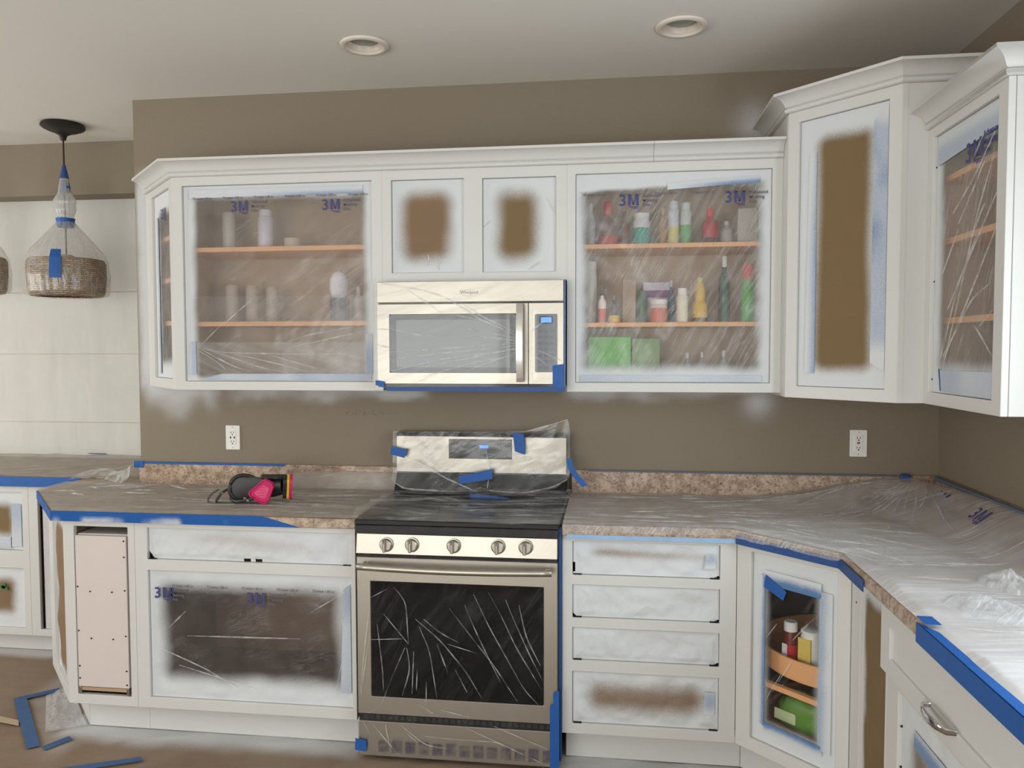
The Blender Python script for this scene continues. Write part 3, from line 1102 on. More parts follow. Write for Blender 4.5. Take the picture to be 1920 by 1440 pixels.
MB().lathe([(0.02, 0.03), (0.02, HB-0.02)], cx, cy, 16).build('carousel_post', M['shelf'], BC)

# filler cabinet and drawer cabinet on the right run
BF = thing('base_cabinet', 'narrow white base cabinet on the right run masked with brown paper', 'cabinet', (1.315, -0.9195, ZB0), -math.pi/2)
Wf = 0.3145
OF = (0.085, 0.306, 0.02, HB-0.022)
frame_mb(Wf, HB, [OF]).build('face_frame', M['paint'], BF, bevel=0.0012)
m = MB(); m.box(0.06, 0.075, 0.019, 0.58, 0, HB); m.box(0.3065, 0.3135, 0.019, 0.58, 0, HB); m.box(0.075, 0.3065, 0.019, 0.58, 0, 0.016)
m.build('carcass', M['maple'], BF)
toe(BF, -0.031, Wf)
mb = MB().lathe([(0.0035, 0), (0.0035, 0.002)], seg=10)
mb.v = [(0.045+a, -0.001+c*0.5, 0.775-ZB0+b) for a, b, c in mb.v]
mb.build('screw_hole', M['screw'], BF)
BR = thing('base_cabinet', 'white base cabinet at lower right with a drawer front and cup handle', 'cabinet', (1.315, -1.2355, ZB0), -math.pi/2)
Wrr = 1.05
ORR = (0.085, 0.95, 0.025, 0.655-ZB0)
frame_mb(Wrr, HB, [ORR]).build('face_frame', M['paint'], BR, bevel=0.0012)
m = MB(); m.box(0.003, 0.016, 0.019, 0.58, 0, HB); m.box(Wrr-0.016, Wrr, 0.019, 0.58, 0, HB); m.box(0.016, Wrr-0.016, 0.019, 0.58, 0, 0.016); m.box(0.016, Wrr-0.016, 0.57, 0.58, 0.016, HB)
m.build('carcass', M['maple'], BR)
toe(BR, 0, Wrr)
df = frame_mb(0.98, 0.184, [(0.068, 0.912, 0.050, 0.134)], 0.019, -0.019).shift(0.002, 0, 0.684-ZB0).build('drawer_front', M['paint'], BR, bevel=0.002)
m = MB(); m.box(0.064, 0.918, -0.010, -0.003, 0.684-ZB0+0.046, 0.684-ZB0+0.138)
m.build('drawer_panel', M['paint'], df)
# bow handle
hm = MB()
hy = [(-0.003, 0), (-0.022, 0.004), (-0.032, 0.03), (-0.036, 0.068), (-0.032, 0.106), (-0.022, 0.132), (-0.003, 0.136)]
hm.tube([(0.335+b, a-0.016, 0.684-ZB0+0.050) for a, b in hy], [0.006, 0.0075, 0.010, 0.013, 0.010, 0.0075, 0.006], 10, flat=0.45)
hd = hm.build('handle', M['chrome'], df, smooth=True)
for z in (0.56, 0.45, 0.33):
    mb = MB().lathe([(0.0035, 0), (0.0035, 0.002)], seg=10)
    mb.v = [(0.0845+c, 0.010+a, z-ZB0+b) for a, b, c in mb.v]
    mb.build('screw_hole', M['screw'], BR)

# far left run under the nook window
FY = 0.105
FA = thing('base_cabinet', 'white base cabinet under the nook window with two kraft masked openings', 'cabinet', (-3.20, FY, 0.10))
Wfa = 3.20-2.378
OFA = [(0.10, 0.79-0.003, 0.838-0.40, 0.738), (0.10, 0.787, 0.034, 0.347)]
OFA = [(0.10, 0.785, 0.438, 0.738), (0.10, 0.785, 0.034, 0.347)]
frame_mb(Wfa, 0.778, OFA).build('face_frame', M['paint'], FA, bevel=0.0012)
carcass(FA, Wfa, 0.778, 0.535)
box('toe_kick', 0, Wfa, 0.07, 0.085, -0.0995, 0.004, M['paint'], FA)
FB = thing('base_cabinet', 'white base cabinet tucked behind the angled cabinet at far left', 'cabinet', (-2.3775, FY, 0.10))
OFB = (0.050, 0.27, 0.034, 0.738)
frame_mb(0.30, 0.778, [OFB]).build('face_frame', M['paint'], FB, bevel=0.0012)
carcass(FB, 0.30, 0.778, 0.535)
box('toe_kick', 0, 0.30, 0.07, 0.085, -0.0995, 0.004, M['paint'], FB)

# ================================================================== counters
CTZ = 0.916
KT = thing('countertop', 'brown speckled laminate countertop left of the oven running under the nook window', 'countertop', (-1.2, -0.3, CTZ))
kp = [(-0.405, -0.001), (-0.405, -0.636), (-1.667, -0.636), (-2.065, -0.219), (-2.065, 0.088), (-3.6, 0.088), (-3.6, WY-0.004), (XL-0.002, WY-0.004), (XL-0.002, -0.001)]
MB().prism(kp, 0.8785, CTZ).shift(1.2, 0.3, -CTZ).build('slab', M['granite'], KT, bevel=0.003)
box('backsplash', -1.685+1.2, -0.41+1.2, -0.021+0.3, -0.001+0.3, 0.0003, 0.108, M['granite'], KT, 0.002)
KR = thing('countertop', 'brown speckled laminate countertop wrapping the right corner under wrinkled plastic', 'countertop', (1.2, -0.5, CTZ))
kp2 = [(0.381, -0.001), (0.381, -0.636), (1.0, -0.640), (1.277, -0.925), (1.277, -2.42), (XR-0.002, -2.42), (XR-0.002, -0.001)]
MB().prism(kp2, 0.8785, CTZ).shift(-1.2, 0.5, -CTZ).build('slab', M['granite'], KR, bevel=0.003)
box('backsplash', 0.386-1.2, XR-0.022-1.2, -0.021+0.5, -0.001+0.5, 0.0003, 0.108, M['granite'], KR, 0.002)
box('side_backsplash', XR-0.021-1.2, XR-0.002-1.2, -2.42+0.5, -0.001+0.5, 0.0003, 0.108, M['granite'], KR, 0.002)

# ================================================================== masked openings (film and paper sheets)
def opening(name, label, cat, cab_loc, rz, op, zbase):
    x0, x1, z0, z1 = op
    c, s = math.cos(rz), math.sin(rz)
    t = thing(name, label, cat, (cab_loc[0]+x0*c, cab_loc[1]+x0*s, zbase+z0), rz)
    return t, x1-x0, z1-z0


# left upper film
t, W_, H_ = opening('masking_film', 'hazy masking film over the large opening of the cabinet left of the microwave', 'masking film', (-1.3044, YU), 0, (0.0445, 0.880, 0.0374, 0.8692), ZUB)
cvL = lambda X, Z: rect_cover(X, Z, 0.048, 0.030, 0.012, 0.052, W_, H_, 0.020, 0.02, 3, 0.010)
cr = lambda X, Z: 0.45*(Z < 0.165)*(0.5+ridge(X, Z, -0.25, 0.4, 0.035, 9))+0.18*((Z > 0.245) & (Z < 0.36))
sheet(t, W_, H_, M['film_left'], cvL, crease=cr, seed=4, wr=0.003, ang=-0.3)
LUC = [[(-1.203, 1.569), (-1.077, 1.549), (-0.91, 1.545), (-0.713, 1.541), (-0.47, 1.545)], [(-1.186, 1.561), (-1.045, 1.49), (-0.961, 1.466)], [(-1.127, 1.553), (-0.911, 1.482), (-0.796, 1.463)], [(-1.043, 1.545), (-0.796, 1.49), (-0.714, 1.467)], [(-0.956, 1.773), (-1.006, 1.735), (-1.091, 1.664)], [(-0.477, 1.661), (-0.712, 1.623), (-0.827, 1.584)], [(-0.469, 1.637), (-0.794, 1.569)], [(-1.074, 1.688), (-1.143, 1.625), (-1.194, 1.577)], [(-1.195, 1.554), (-1.111, 1.506), (-1.078, 1.474)], [(-0.877, 1.537), (-0.673, 1.482)]]
creases(t, [[(x+1.3044-0.0445, z-ZUB-0.0374) for x, z in p] for p in LUC], 0.009, w=0.003)
cvt = lambda X, Z: 0.62*rect_cover(X, Z, 0.05, 0.03, 0.02, 0.085, W_, H_, 0.03, 0.02, 5, 0.03)+0.12
tape_quad(t, [(0.03, H_-0.052), (W_-0.04, H_-0.048), (W_-0.04, H_-0.018), (0.03, H_-0.018)], 0.0085, lambda X, Z: 0.93-0.55*sstep(0.25, 0.6, X)*sstep(H_-0.028, H_-0.048, Z), )
tape_quad(t, [(0.014, 0.03), (0.048, 0.03), (0.046, 0.17), (0.02, 0.17)], 0.0085, lambda X, Z: 0.62+0.3*sstep(0.035, 0.015, X))
tape_quad(t, [(W_-0.03, 0.03), (W_-0.004, 0.03), (W_-0.004, 0.20), (W_-0.034, 0.20)], 0.0085, lambda X, Z: 0.5+0.3*sstep(0.1, 0.2, Z))
tape_quad(t, [(0.06, 0.006), (W_-0.01, 0.006), (W_-0.01, 0.034), (0.16, 0.032)], 0.0085, lambda X, Z: 0.55+0.3*vn(X*12, Z*3, 2))
film_print(t, -1.045+1.3044-0.0445, 2.133-ZUB-0.0374, 0.0075)
film_print(t, -0.642+1.3044-0.0445, 2.130-ZUB-0.0374, 0.0075)
for k in range(6):
    text('72 in/pie 1,82 m', 0.0135, M['ink_grey'], t, (0.045+k*0.137, 0.0075, 2.200-ZUB-0.0374), off=0.0002)

# left angled end film
t, W_, H_ = opening('masking_film', 'narrow masking film over the angled end of the left upper cabinet', 'masking film', (-1.631, 0.0), -math.pi/4, (0.105, 0.412, 0.045, 0.875), ZUB)
cvE = lambda X, Z: rect_cover(X, Z, 0.085, 0.004, 0.07, 0.085, W_, H_, 0.03, 0.02, 13, 0.012)
sheet(t, W_, H_, M['film_end'], cvE, seed=14, wr=0.003, ang=1.2)
tape_quad(t, [(0.058, 0.02), (0.085, 0.02), (0.085, H_-0.1), (0.058, H_-0.1)], 0.0085, lambda X, Z: 0.45+0.35*vn(X*4, Z*7, 6))
logo3m(t, 0.13, 0.715, 0.0075, 0.062)

# right upper film
t, W_, H_ = opening('masking_film', 'wrinkled see-through film over the bottle cabinet right of the microwave', 'masking film', (0.381, YU), 0, (0.0345, 0.7935, 0.0374, 0.8692), ZUB)
cvR = lambda X, Z: np.maximum(rect_cover(X, Z, 0.035, 0.042, 0.058, 0.045, W_, H_, 0.026, 0.02, 23, 0.014)*0.97, sstep(0.780-0.030*(1-X/W_), 0.798-0.030*(1-X/W_), Z+0.012*(fbm(X*9, Z*9, 3)-0.5)))
sheet(t, W_, H_, M['film_right'], cvR, seed=24, wr=0.004, ang=1.0, wl=0.10, crease=lambda X, Z: 0.35*ridge(X, Z, 1.05, 0.35, 0.03, 19, 5)*sstep(0.1, 0.3, fbm(X*3, Z*3, 8)))
tape_quad(t, [(0.36, 0.761), (W_-0.045, 0.781), (W_-0.045, 0.806), (0.36, 0.787)], 0.0070, lambda X, Z: 0.97-0.78*sstep(0.36, 0.62, X)*sstep(0.024, 0.002, Z-(0.742+0.0544*X)))
tape_quad(t, [(0.02, 0.004), (W_-0.03, 0.004), (W_-0.03, 0.03), (0.02, 0.03)], 0.0070, lambda X, Z: 0.72+0.25*vn(X*9, Z*3, 4))
film_print(t, 0.586-0.381-0.0345, 2.115-ZUB-0.0374, 0.0060)
film_print(t, 0.995-0.381-0.0345, 2.118-ZUB-0.0374, 0.0060)
for k in range(5):
    text('72 in/pie 1,82 m', 0.0135, M['ink_grey'], t, (0.03+k*0.14, 0.0060, 2.170-ZUB-0.0374), off=0.0002)

# kraft papers over the microwave
for k, (l, sd, mm, mg) in enumerate((('brown masking paper in the left opening above the microwave', 31, 'kraft', (0.052, 0.060, 0.050, 0.062)), ('brown masking paper in the right opening above the microwave', 37, 'kraft_olive', (0.062, 0.078, 0.060, 0.058)))):
    t, W_, H_ = opening('masking_paper', l, 'masking paper', (-0.381, YU), 0, OM[k], 1.838)
    sheet(t, W_, H_, M[mm], lambda X, Z: rect_cover(X, Z, *mg, W_, H_, 0.042, 0.05, sd, 0.018, 6), seed=sd, wr=0.003)
    creases(t, [[(0.15, 0.03), (0.158, 0.055), (0.15, 0.075)], [(0.20, 0.012), (0.19, 0.03), (0.205, 0.055)]] if k == 0 else [[(0.0, 0.18), (0.03, 0.21)], [(0.26, 0.30), (0.285, 0.25), (0.295, 0.235)], [(0.19, 0.01), (0.22, 0.035), (0.235, 0.04)]], 0.0105, M['paper_fold'] if 'paper_fold' in M else M['paint'], 0.003, 0.002, 'paper_folds')

# corner cabinet paper
t, W_, H_ = opening('masking_paper', 'tall brown masking paper over the corner cabinet opening, taped down its right side', 'masking paper', (1.2133, -0.403), -math.pi/4, (0.045, 0.380, 0.044, 1.022), CZ)
cvC = lambda X, Z: rect_cover(X, Z, 0.072, 0.060, 0.068, 0.075, W_, H_, 0.028, 0.035, 41, 0.010, 5)
sheet(t, W_, H_, M['kraft_olive'], cvC, seed=41, wr=0.0015, wl=0.3)
tape_quad(t, [(W_-0.056, 0.09), (W_-0.006, 0.06), (W_-0.006, H_-0.01), (W_-0.056, H_-0.06)], 0.0095, lambda X, Z: 0.30+0.35*sstep(0.4, 0.7, fbm(X*6, Z*5, 3))+0.5*sstep(H_-0.10, H_-0.02, Z)+0.5*sstep(0.2, 0.08, Z))
tape_quad(t, [(0.030, 0.05), (0.070, 0.05), (0.068, H_-0.12), (0.040, H_-0.12)], 0.0095, lambda X, Z: 0.70+0.30*sstep(0.06, 0.035, X)+0.2*sstep(0.5, 0.8, Z)-0.25*sstep(0.055, 0.068, X))

# right wall film
t, W_, H_ = opening('masking_film', 'streaked masking film over the right wall cabinet opening with pale blue tape below', 'masking film', (RWX, -0.703), -math.pi/2, (0.038, 0.463, 0.040, 0.872), RZ)
cvW = lambda X, Z: rect_cover(X, Z, 0.050, 0.004, 0.085, 0.075, W_, H_, 0.03, 0.02, 53, 0.012)
sheet(t, W_, H_, M['film_rwall'], cvW, seed=54, wr=0.004, ang=1.25, wl=0.12)
RUC = [[(-1.135, 2.16), (-1.016, 2.063), (-0.88, 1.978)], [(-1.131, 2.095), (-1.038, 1.951), (-0.83, 1.49)], [(-1.078, 2.094), (-0.919, 1.939)], [(-1.151, 1.989), (-0.929, 1.761), (-0.809, 1.524)], [(-1.084, 1.973), (-1.008, 1.894)], [(-1.149, 1.888), (-1.032, 1.752), (-0.829, 1.516)], [(-1.041, 1.889), (-0.859, 1.684)], [(-1.127, 1.744), (-1.018, 1.707), (-0.828, 1.533)], [(-1.039, 1.628), (-1.169, 1.522)], [(-0.92, 1.923), (-0.804, 1.788)], [(-1.074, 2.177), (-0.981, 2.094)], [(-1.146, 1.669), (-1.072, 1.627)]]
creases(t, [[(-0.741-y, z-RZ-0.040) for y, z in p] for p in RUC], 0.0085, w=0.004, h=0.003)
tape_quad(t, [(0.02, H_-0.10), (W_-0.01, H_-0.08), (W_-0.01, H_-0.01), (0.02, H_-0.02)], 0.0082, lambda X, Z: 0.66+0.3*sstep(H_-0.06, H_-0.02, Z))
tape_quad(t, [(0.075, 0.008), (W_-0.012, 0.004), (W_-0.012, 0.078), (0.060, 0.074)], 0.0082, lambda X, Z: 0.66+0.2*vn(X*9, Z*9, 2))
tape_quad(t, [(0.074, 0.008), (0.080, 0.008), (0.068, 0.078), (0.058, 0.080)], 0.0072, None, M['tape_dark'])
logo3m(t, 0.215, 0.695, 0.0072, 0.080)
text('Advanced\nMasking\nFilm', 0.024, M['ink'], t, (0.325, 0.0072, 0.745), off=0.0008)

# sink base drawer and door
t, W_, H_ = opening('masking_paper', 'white sprayed paper in the long drawer opening left of the oven', 'masking paper', (-1.3227, YBF), 0, OB[0], ZB0)
cvS = lambda X, Z: 1-0.55*np.exp(-((X-0.42)/0.22)**2-((Z-0.068-0.02*np.sin(X*6))/0.028)**2)*(0.5+fbm(X*8, Z*14, 61))
hole = lambda X, Z: ((Z < 0.030-X*1.2) & (X < 0.03)) | ((Z < 0.010) & (X > 0.40) & (X < 0.475) & (np.abs(X-0.4375) > 0.010))
sheet(t, W_, H_, M['paper_white'], cvS, seed=61, wr=0.010, step=0.004, wl=0.08, drop=hole)
t, W_, H_ = opening('masking_film', 'masking film over the wide base cabinet door opening left of the oven', 'masking film', (-1.3227, YBF), 0, OB[1], ZB0)
cvD = lambda X, Z: rect_cover(X, Z, 0.062, 0.050, 0.085, 0.060, W_, H_, 0.042, 0.03, 67, 0.016, 7)
sheet(t, W_, H_, M['film_sink'], cvD, seed=67, wr=0.006, wl=0.10, ang=0.3, crease=lambda X, Z: 0.35*sstep(0.42, 0.47, Z)*sstep(0.75, 0.3, np.abs(X-0.4)))
SKC = [[(-1.206, 0.362), (-1.032, 0.294), (-0.894, 0.218)], [(-1.146, 0.305), (-0.824, 0.222)], [(-0.429, 0.643), (-0.598, 0.539)], [(-0.465, 0.389), (-0.501, 0.215)], [(-0.437, 0.651), (-0.481, 0.454)], [(-1.108, 0.425), (-0.641, 0.434)], [(-1.224, 0.369), (-1.066, 0.309)], [(-1.114, 0.525), (-1.186, 0.455)]]
creases(t, [[(x+1.3227-0.0534, z-0.1688) for x, z in p] for p in SKC], 0.006, w=0.003, h=0.002)
tape_quad(t, [(W_-0.05, 0.06), (W_-0.006, 0.06), (W_-0.008, H_-0.03), (W_-0.034, H_-0.05)], 0.0050, lambda X, Z: 0.50+0.35*vn(X*5, Z*8, 6))
film_print(t, -0.861+1.3227-0.0534, 0.552-0.1688, 0.0045)
logo3m(t, 0.022, 0.405, 0.0045, 0.062)
text('Advanced\nMasking\nFilm', 0.018, M['ink_grey'], t, (0.093, 0.0045, 0.432), off=0.0004)
for k in range(5):
    text('72 in/pie 1,82 m', 0.0135, M['ink_grey'], t, (0.10+k*0.145, 0.0045, 0.452), off=0.0002)

# angled base paper
t, W_, H_ = opening('masking_paper', 'brown masking paper in the angled base cabinet at the counter corner', 'masking paper', (-1.965, -0.2745), -math.pi/4, (0.115, 0.432, 0.045, HB-0.024), ZB0)
sheet(t, W_, H_, M['kraft'], lambda X, Z: rect_cover(X, Z, 0.03, 0.005, 0.03, 0.03, W_, H_, 0.03, 0.03, 71, 0.02), seed=71, wr=0.008)

# four drawers
DL = ['topmost of the four drawer openings right of the oven', 'second drawer opening down right of the oven', 'third drawer opening down right of the oven', 'bottom drawer opening right of the oven, brown in its middle']
for k in range(4):
    t, W_, H_ = opening('masking_paper', 'white sprayed paper in the '+DL[k], 'masking paper', (0.3805, YBF), 0, OD[k], ZB0, )
    if k == 0:
        cv = lambda X, Z: 1-0.66*sstep(0.045, 0.11, X)*sstep(0.54, 0.44, X)*np.exp(-((Z-0.085+0.02*X)/0.016)**2)*(0.45+0.55*sstep(0.52, 0.1, X))
    elif k == 1:
        cv = lambda X, Z: 1-0.22*np.exp(-((X-0.43)/0.10)**2-((Z-0.085)/0.02)**2)-0.12*np.exp(-((X-0.12)/0.08)**2-((Z-0.06)/0.02)**2)
    elif k == 2:
        cv = lambda X, Z: 1-0.20*np.exp(-((X-0.36)/0.14)**2-((Z-0.09)/0.02)**2)
    else:
        cv = lambda X, Z: 0.10+0.90*rect_cover(X, Z, 0.062, 0.056, 0.056, 0.050, W_, H_, 0.040, 0.045, 83, 0.008, 6)
    hole = lambda X, Z, k=k, H_=H_, W_=W_: ((k == 0) & (X < 0.008) & (Z < 0.045) & (Z > 0.008)) | ((k < 3) & (X > W_-0.02) & (Z < 0.012-(W_-X)*0.5)) | ((k == 1) & (X < 0.012) & (Z < 0.012-X*0.8))
    sheet(t, W_, H_, M['kraft'] if k in (0, 3) else M['paper_white'], cv, seed=81+k*3, wr=0.010, step=0.004, wl=0.075, drop=hole)
    if k in (0, 3):
        tape_quad(t, [(W_-0.055, H_*0.30), (W_-0.015, H_*0.30), (W_-0.015, H_*0.72), (W_-0.05, H_*0.72)], 0.004, lambda X, Z: np.clip(0.45+0.55*fbm(X*26, Z*16, 3)+0.35*sstep(H_*0.5, H_*0.3, Z)+0.2*sstep(H_*0.6, H_*0.72, Z), 0, 0.97))

# corner base film
t, W_, H_ = opening('masking_film', 'masking film over the corner base opening with a loose blue tape piece', 'masking film', (1.010, -0.615), -math.pi/4, OC, ZB0)
cvK = lambda X, Z: rect_cover(X, Z, 0.050, 0.064, 0.070, 0.070, W_, H_, 0.028, 0.02, 91, 0.008)
sheet(t, W_, H_, M['film_corner'], cvK, seed=92, wr=0.002, ang=0.9)
nq = lambda X, Z: fbm(X*14, Z*9, 95)-0.5
for q, cf in (([(0.030, 0.07), (0.052, 0.06), (0.052, H_-0.075), (0.030, H_-0.075)], lambda X, Z: 0.95-0.75*sstep(0.034, 0.050, X+0.012*nq(X, Z))),
              ([(0.045, H_-0.105), (W_-0.06, H_-0.105), (W_-0.06, H_-0.055), (0.045, H_-0.055)], lambda X, Z: 0.10+0.9*sstep(H_-0.096, H_-0.064, Z+0.03*nq(X, Z))),
              ([(W_-0.066, 0.06), (W_-0.020, 0.06), (W_-0.020, H_-0.08), (W_-0.066, H_-0.08)], lambda X, Z: 0.52+0.45*sstep(W_-0.062, W_-0.026, X+0.02*nq(X, Z))),
              ([(0.05, 0.045), (W_-0.05, 0.045), (W_-0.05, 0.075), (0.05, 0.077)], lambda X, Z: 0.95-0.85*sstep(0.046, 0.072, Z+0.012*nq(X, Z)))):
    tape_quad(t, q, 0.0090, cf)
tape_quad(t, [(0.048, H_-0.115), (0.125, H_-0.145), (0.137, H_-0.112), (0.056, H_-0.070)], 0.0060, None, M['tape'], 'loose_tape')
creases(t, [[(0.10, 0.44), (0.06, 0.38)], [(0.24, 0.50), (0.16, 0.40)], [(0.12, 0.27), (0.07, 0.18), (0.064, 0.16)], [(0.16, 0.33), (0.11, 0.24)]], 0.0085, w=0.0022, h=0.001)

# right run brown paper
t, W_, H_ = opening('masking_paper', 'brown masking paper in the narrow opening beside the right drawer cabinet', 'masking paper', (1.315, -0.9195), -math.pi/2, OF, ZB0)
sheet(t, W_, H_, M['kraft_olive'], lambda X, Z: rect_cover(X, Z, 0.012, 0.012, -0.2, 0.045, W_, H_, 0.02, 0.02, 101, 0.012)*0.9, seed=101, wr=0.004)
# right run door film
t, W_, H_ = opening('masking_film', 'grey masking film over the lower right cabinet door opening', 'masking film', (1.315, -1.2355), -math.pi/2, ORR, ZB0)
sheet(t, W_, H_, M['film_rwall'], lambda X, Z: rect_cover(X, Z, 0.075, 0.05, 0.05, 0.085, W_, H_, 0.04, 0.03, 111, 0.012), seed=112, wr=0.004, ang=1.2)
tape_quad(t, [(0.09, H_-0.105), (W_-0.05, H_-0.105), (W_-0.05, H_-0.05), (0.09, H_-0.06)], 0.0085, lambda X, Z: 0.25+0.6*sstep(H_-0.085, H_-0.055, Z))
# far left papers
for k, l in enumerate(('upper brown masking paper in the base cabinet under the nook window', 'lower brown masking paper with green tag under the nook window')):
    t, W_, H_ = opening('masking_paper', l, 'masking paper', (-3.20, FY), 0, OFA[k], 0.10)
    sheet(t, W_, H_, M['kraft_olive'] if k == 0 else M['kraft'], lambda X, Z: rect_cover(X, Z, 0.05, 0.065, 0.075, 0.065, W_, H_, 0.03, 0.03, 121+k, 0.012), seed=121+k, wr=0.004)
    if k == 0:
        tape_quad(t, [(W_-0.065, 0.02), (W_-0.008, 0.02), (W_-0.008, H_-0.06), (W_-0.06, H_-0.06)], 0.005, lambda X, Z: 0.62+0.25*sstep(0.2, 0.05, Z))
        tape_quad(t, [(0.05, 0.01), (W_-0.07, 0.01), (W_-0.07, 0.07), (0.05, 0.07)], 0.005, lambda X, Z: 0.80+0*X)
    else:
        tg = MB()
        for i in range(6):
            a = i*1.1
            tg.box(W_-0.125+0.012*math.cos(a)*(i % 3), W_-0.112+0.012*math.cos(a)*(i % 3), 0.0, 0.006, 0.205+0.012*math.sin(a)*(i % 2), 0.219+0.012*math.sin(a)*(i % 2))
        tg.build('green_tag', plain('bright_green', (64, 122, 52), 0.6), t)
t, W_, H_ = opening('masking_paper', 'white sprayed paper behind the angled corner cabinet at far left', 'masking paper', (-2.3775, FY), 0, (OFB[0]+0.016, OFB[1], OFB[2], OFB[3]), 0.10)
sheet(t, W_, H_, M['paper_white'], lambda X, Z: 0.9-0.3*fbm(X*9, Z*4, 7), seed=131, wr=0.006)

# ================================================================== microwave
def rrect(x0, x1, z0, z1, r, n=5):
    p = []
    for cx, cz, a0 in ((x1-r, z0+r, -90), (x1-r, z1-r, 0), (x0+r, z1-r, 90), (x0+r, z0+r, 180)):
        for i in range(n+1):
            a = math.radians(a0+90*i/n)
            p.append((cx+r*math.cos(a), cz+r*math.sin(a)))
    return p


MW = thing('microwave', 'stainless over-the-range microwave wrapped in clear film under the short cabinet', 'microwave', (-0.006, -0.40, 1.410))
x0, x1 = -0.379, 0.379
zz = 1.410
box('body', x0+0.003, x1-0.003, 0.022, 0.394, 0.012, 0.424, M['black'], MW)
box('vent_panel', x0, x1, 0.002, 0.021, 0.340, 0.424, M['steel'], MW, 0.002)
mdm = frame_mb(0.617, 0.322, [(0.052, 0.570, 0.046, 0.280)], 0.019, 0.002).shift(x0, 0, 0.012)
door = mdm.build('door', M['steel'], MW, bevel=0.0015)
MB().plate(rrect(x0+0.0525, x0+0.5695, 0.0585, 0.2915, 0.014), 0.0045, 0.012).build('window_border', M['enamel'], door)
MB().plate(rrect(x0+0.080, x0+0.545, 0.079, 0.270, 0.006), 0.0035, 0.006).build('window', M['dark_glass'], door)
MB().box(x0+0.0512, x0+0.571, 0.013, 0.020, 0.0572, 0.2928).build('window_backing', M['black'], door)
hm = MB()
n = 12
pts = []
for i in range(n+1):
    t = i/n
    b = math.sin(math.pi*t)
    pts.append((0.208, -0.030-0.020*b, 0.022+0.308*t))
for i in range(n):
    p, q = pts[i], pts[i+1]
b0 = 0
for p in pts:
    for dx, dy in ((-0.0145, 0.006), (-0.0125, -0.004), (0.0125, -0.004), (0.0145, 0.006)):
        hm.v.append((p[0]+dx, p[1]+dy, p[2]))
for i in range(n):
    for j in range(4):
        j2 = (j+1) % 4
        hm.f.append((i*4+j, (i+1)*4+j, (i+1)*4+j2, i*4+j2))
hm.f.append((0, 1, 2, 3)); hm.f.append((n*4+3, n*4+2, n*4+1, n*4))
hh = hm.build('handle', M['steel_v'], door, auto=40)
for z in (0.032, 0.305):
    box('handle_mount', 0.200, 0.216, -0.030, 0.003, z, z+0.014, M['steel_v'], hh)
cp = box('control_panel', x0+0.619, x1, 0.002, 0.021, 0.012, 0.334, M['steel'], MW, 0.0015)
MB().plate(rrect(0.265, 0.354, 0.060, 0.290, 0.006), 0.0, 0.004).build('keypad', plain('grey_keypad', (70, 72, 78), 0.25), cp)
MB().plate(rrect(0.284, 0.336, 0.252, 0.281, 0.002), -0.0012, 0.001).build('display_frame', M['black'], cp)
MB().box(0.289, 0.331, -0.0016, -0.0010, 0.256, 0.277).build('display', M['lcd'], cp)
kb = MB()
for i in range(7):
    for j in range(3):
        kb.box(0.277+j*0.024, 0.293+j*0.024, -0.001, 0.001, 0.072+i*0.024, 0.084+i*0.024)
kb_ = kb.build('keys', plain('dim_keys', (98, 100, 108), 0.4), cp)
box('bottom_grille', x0+0.002, x1-0.002, 0.010, 0.36, -0.002, 0.011, M['black'], MW)
tx = text('Whirlpool', 0.0170, plain('brand_grey', (44, 42, 40), 0.4), MW, (-0.034, 0.0008, 0.373), 'brand_lettering')
MB().tube([(-0.038+0.066*(0.5+0.5*math.cos(a)), 0.0008, 0.379+0.012*math.sin(a)+0.003*math.cos(2*a)) for a in np.linspace(0.4, 5.2, 22)], 0.0004, 6).build('brand_swirl', plain('brand_swirl_grey', (96, 90, 84), 0.4), MW)
# film over the microwave
MF = thing('masking_film', 'clear film stretched over the microwave front and taped at its lower corners', 'masking film', (-0.006, -0.40, 1.405))
nx, nz = 120, 70
X, Z = np.meshgrid(np.linspace(-0.386, 0.386, nx), np.linspace(0.0, 0.430, nz))
hx = np.exp(-((X-0.208)/0.05)**2)*np.exp(-((Z-0.18)/0.17)**4)
D = 0.004+0.058*np.exp(-np.maximum(0.0, np.abs(X-0.208)-0.017)**1.0/0.028)*sstep(0.0, 0.04, Z)*sstep(0.37, 0.30, Z)+0.0015*fbm(X*12, Z*12, 3)
P = np.stack([X, -D, Z], -1)
grid_obj('film', P, M['film_mw'], MF, {'cover': 0*X, 'crease': 0.25*ridge(X, Z, 0.2, 0.3, 0.03, 77, 6)*sstep(0.33, 0.1, X)}, (X, Z))


def mwy(x, z):
    return -0.0055-0.058*math.exp(-max(0.0, abs(x-0.208)-0.017)/0.028)*float(sstep(0.0, 0.04, z)*sstep(0.37, 0.30, z))


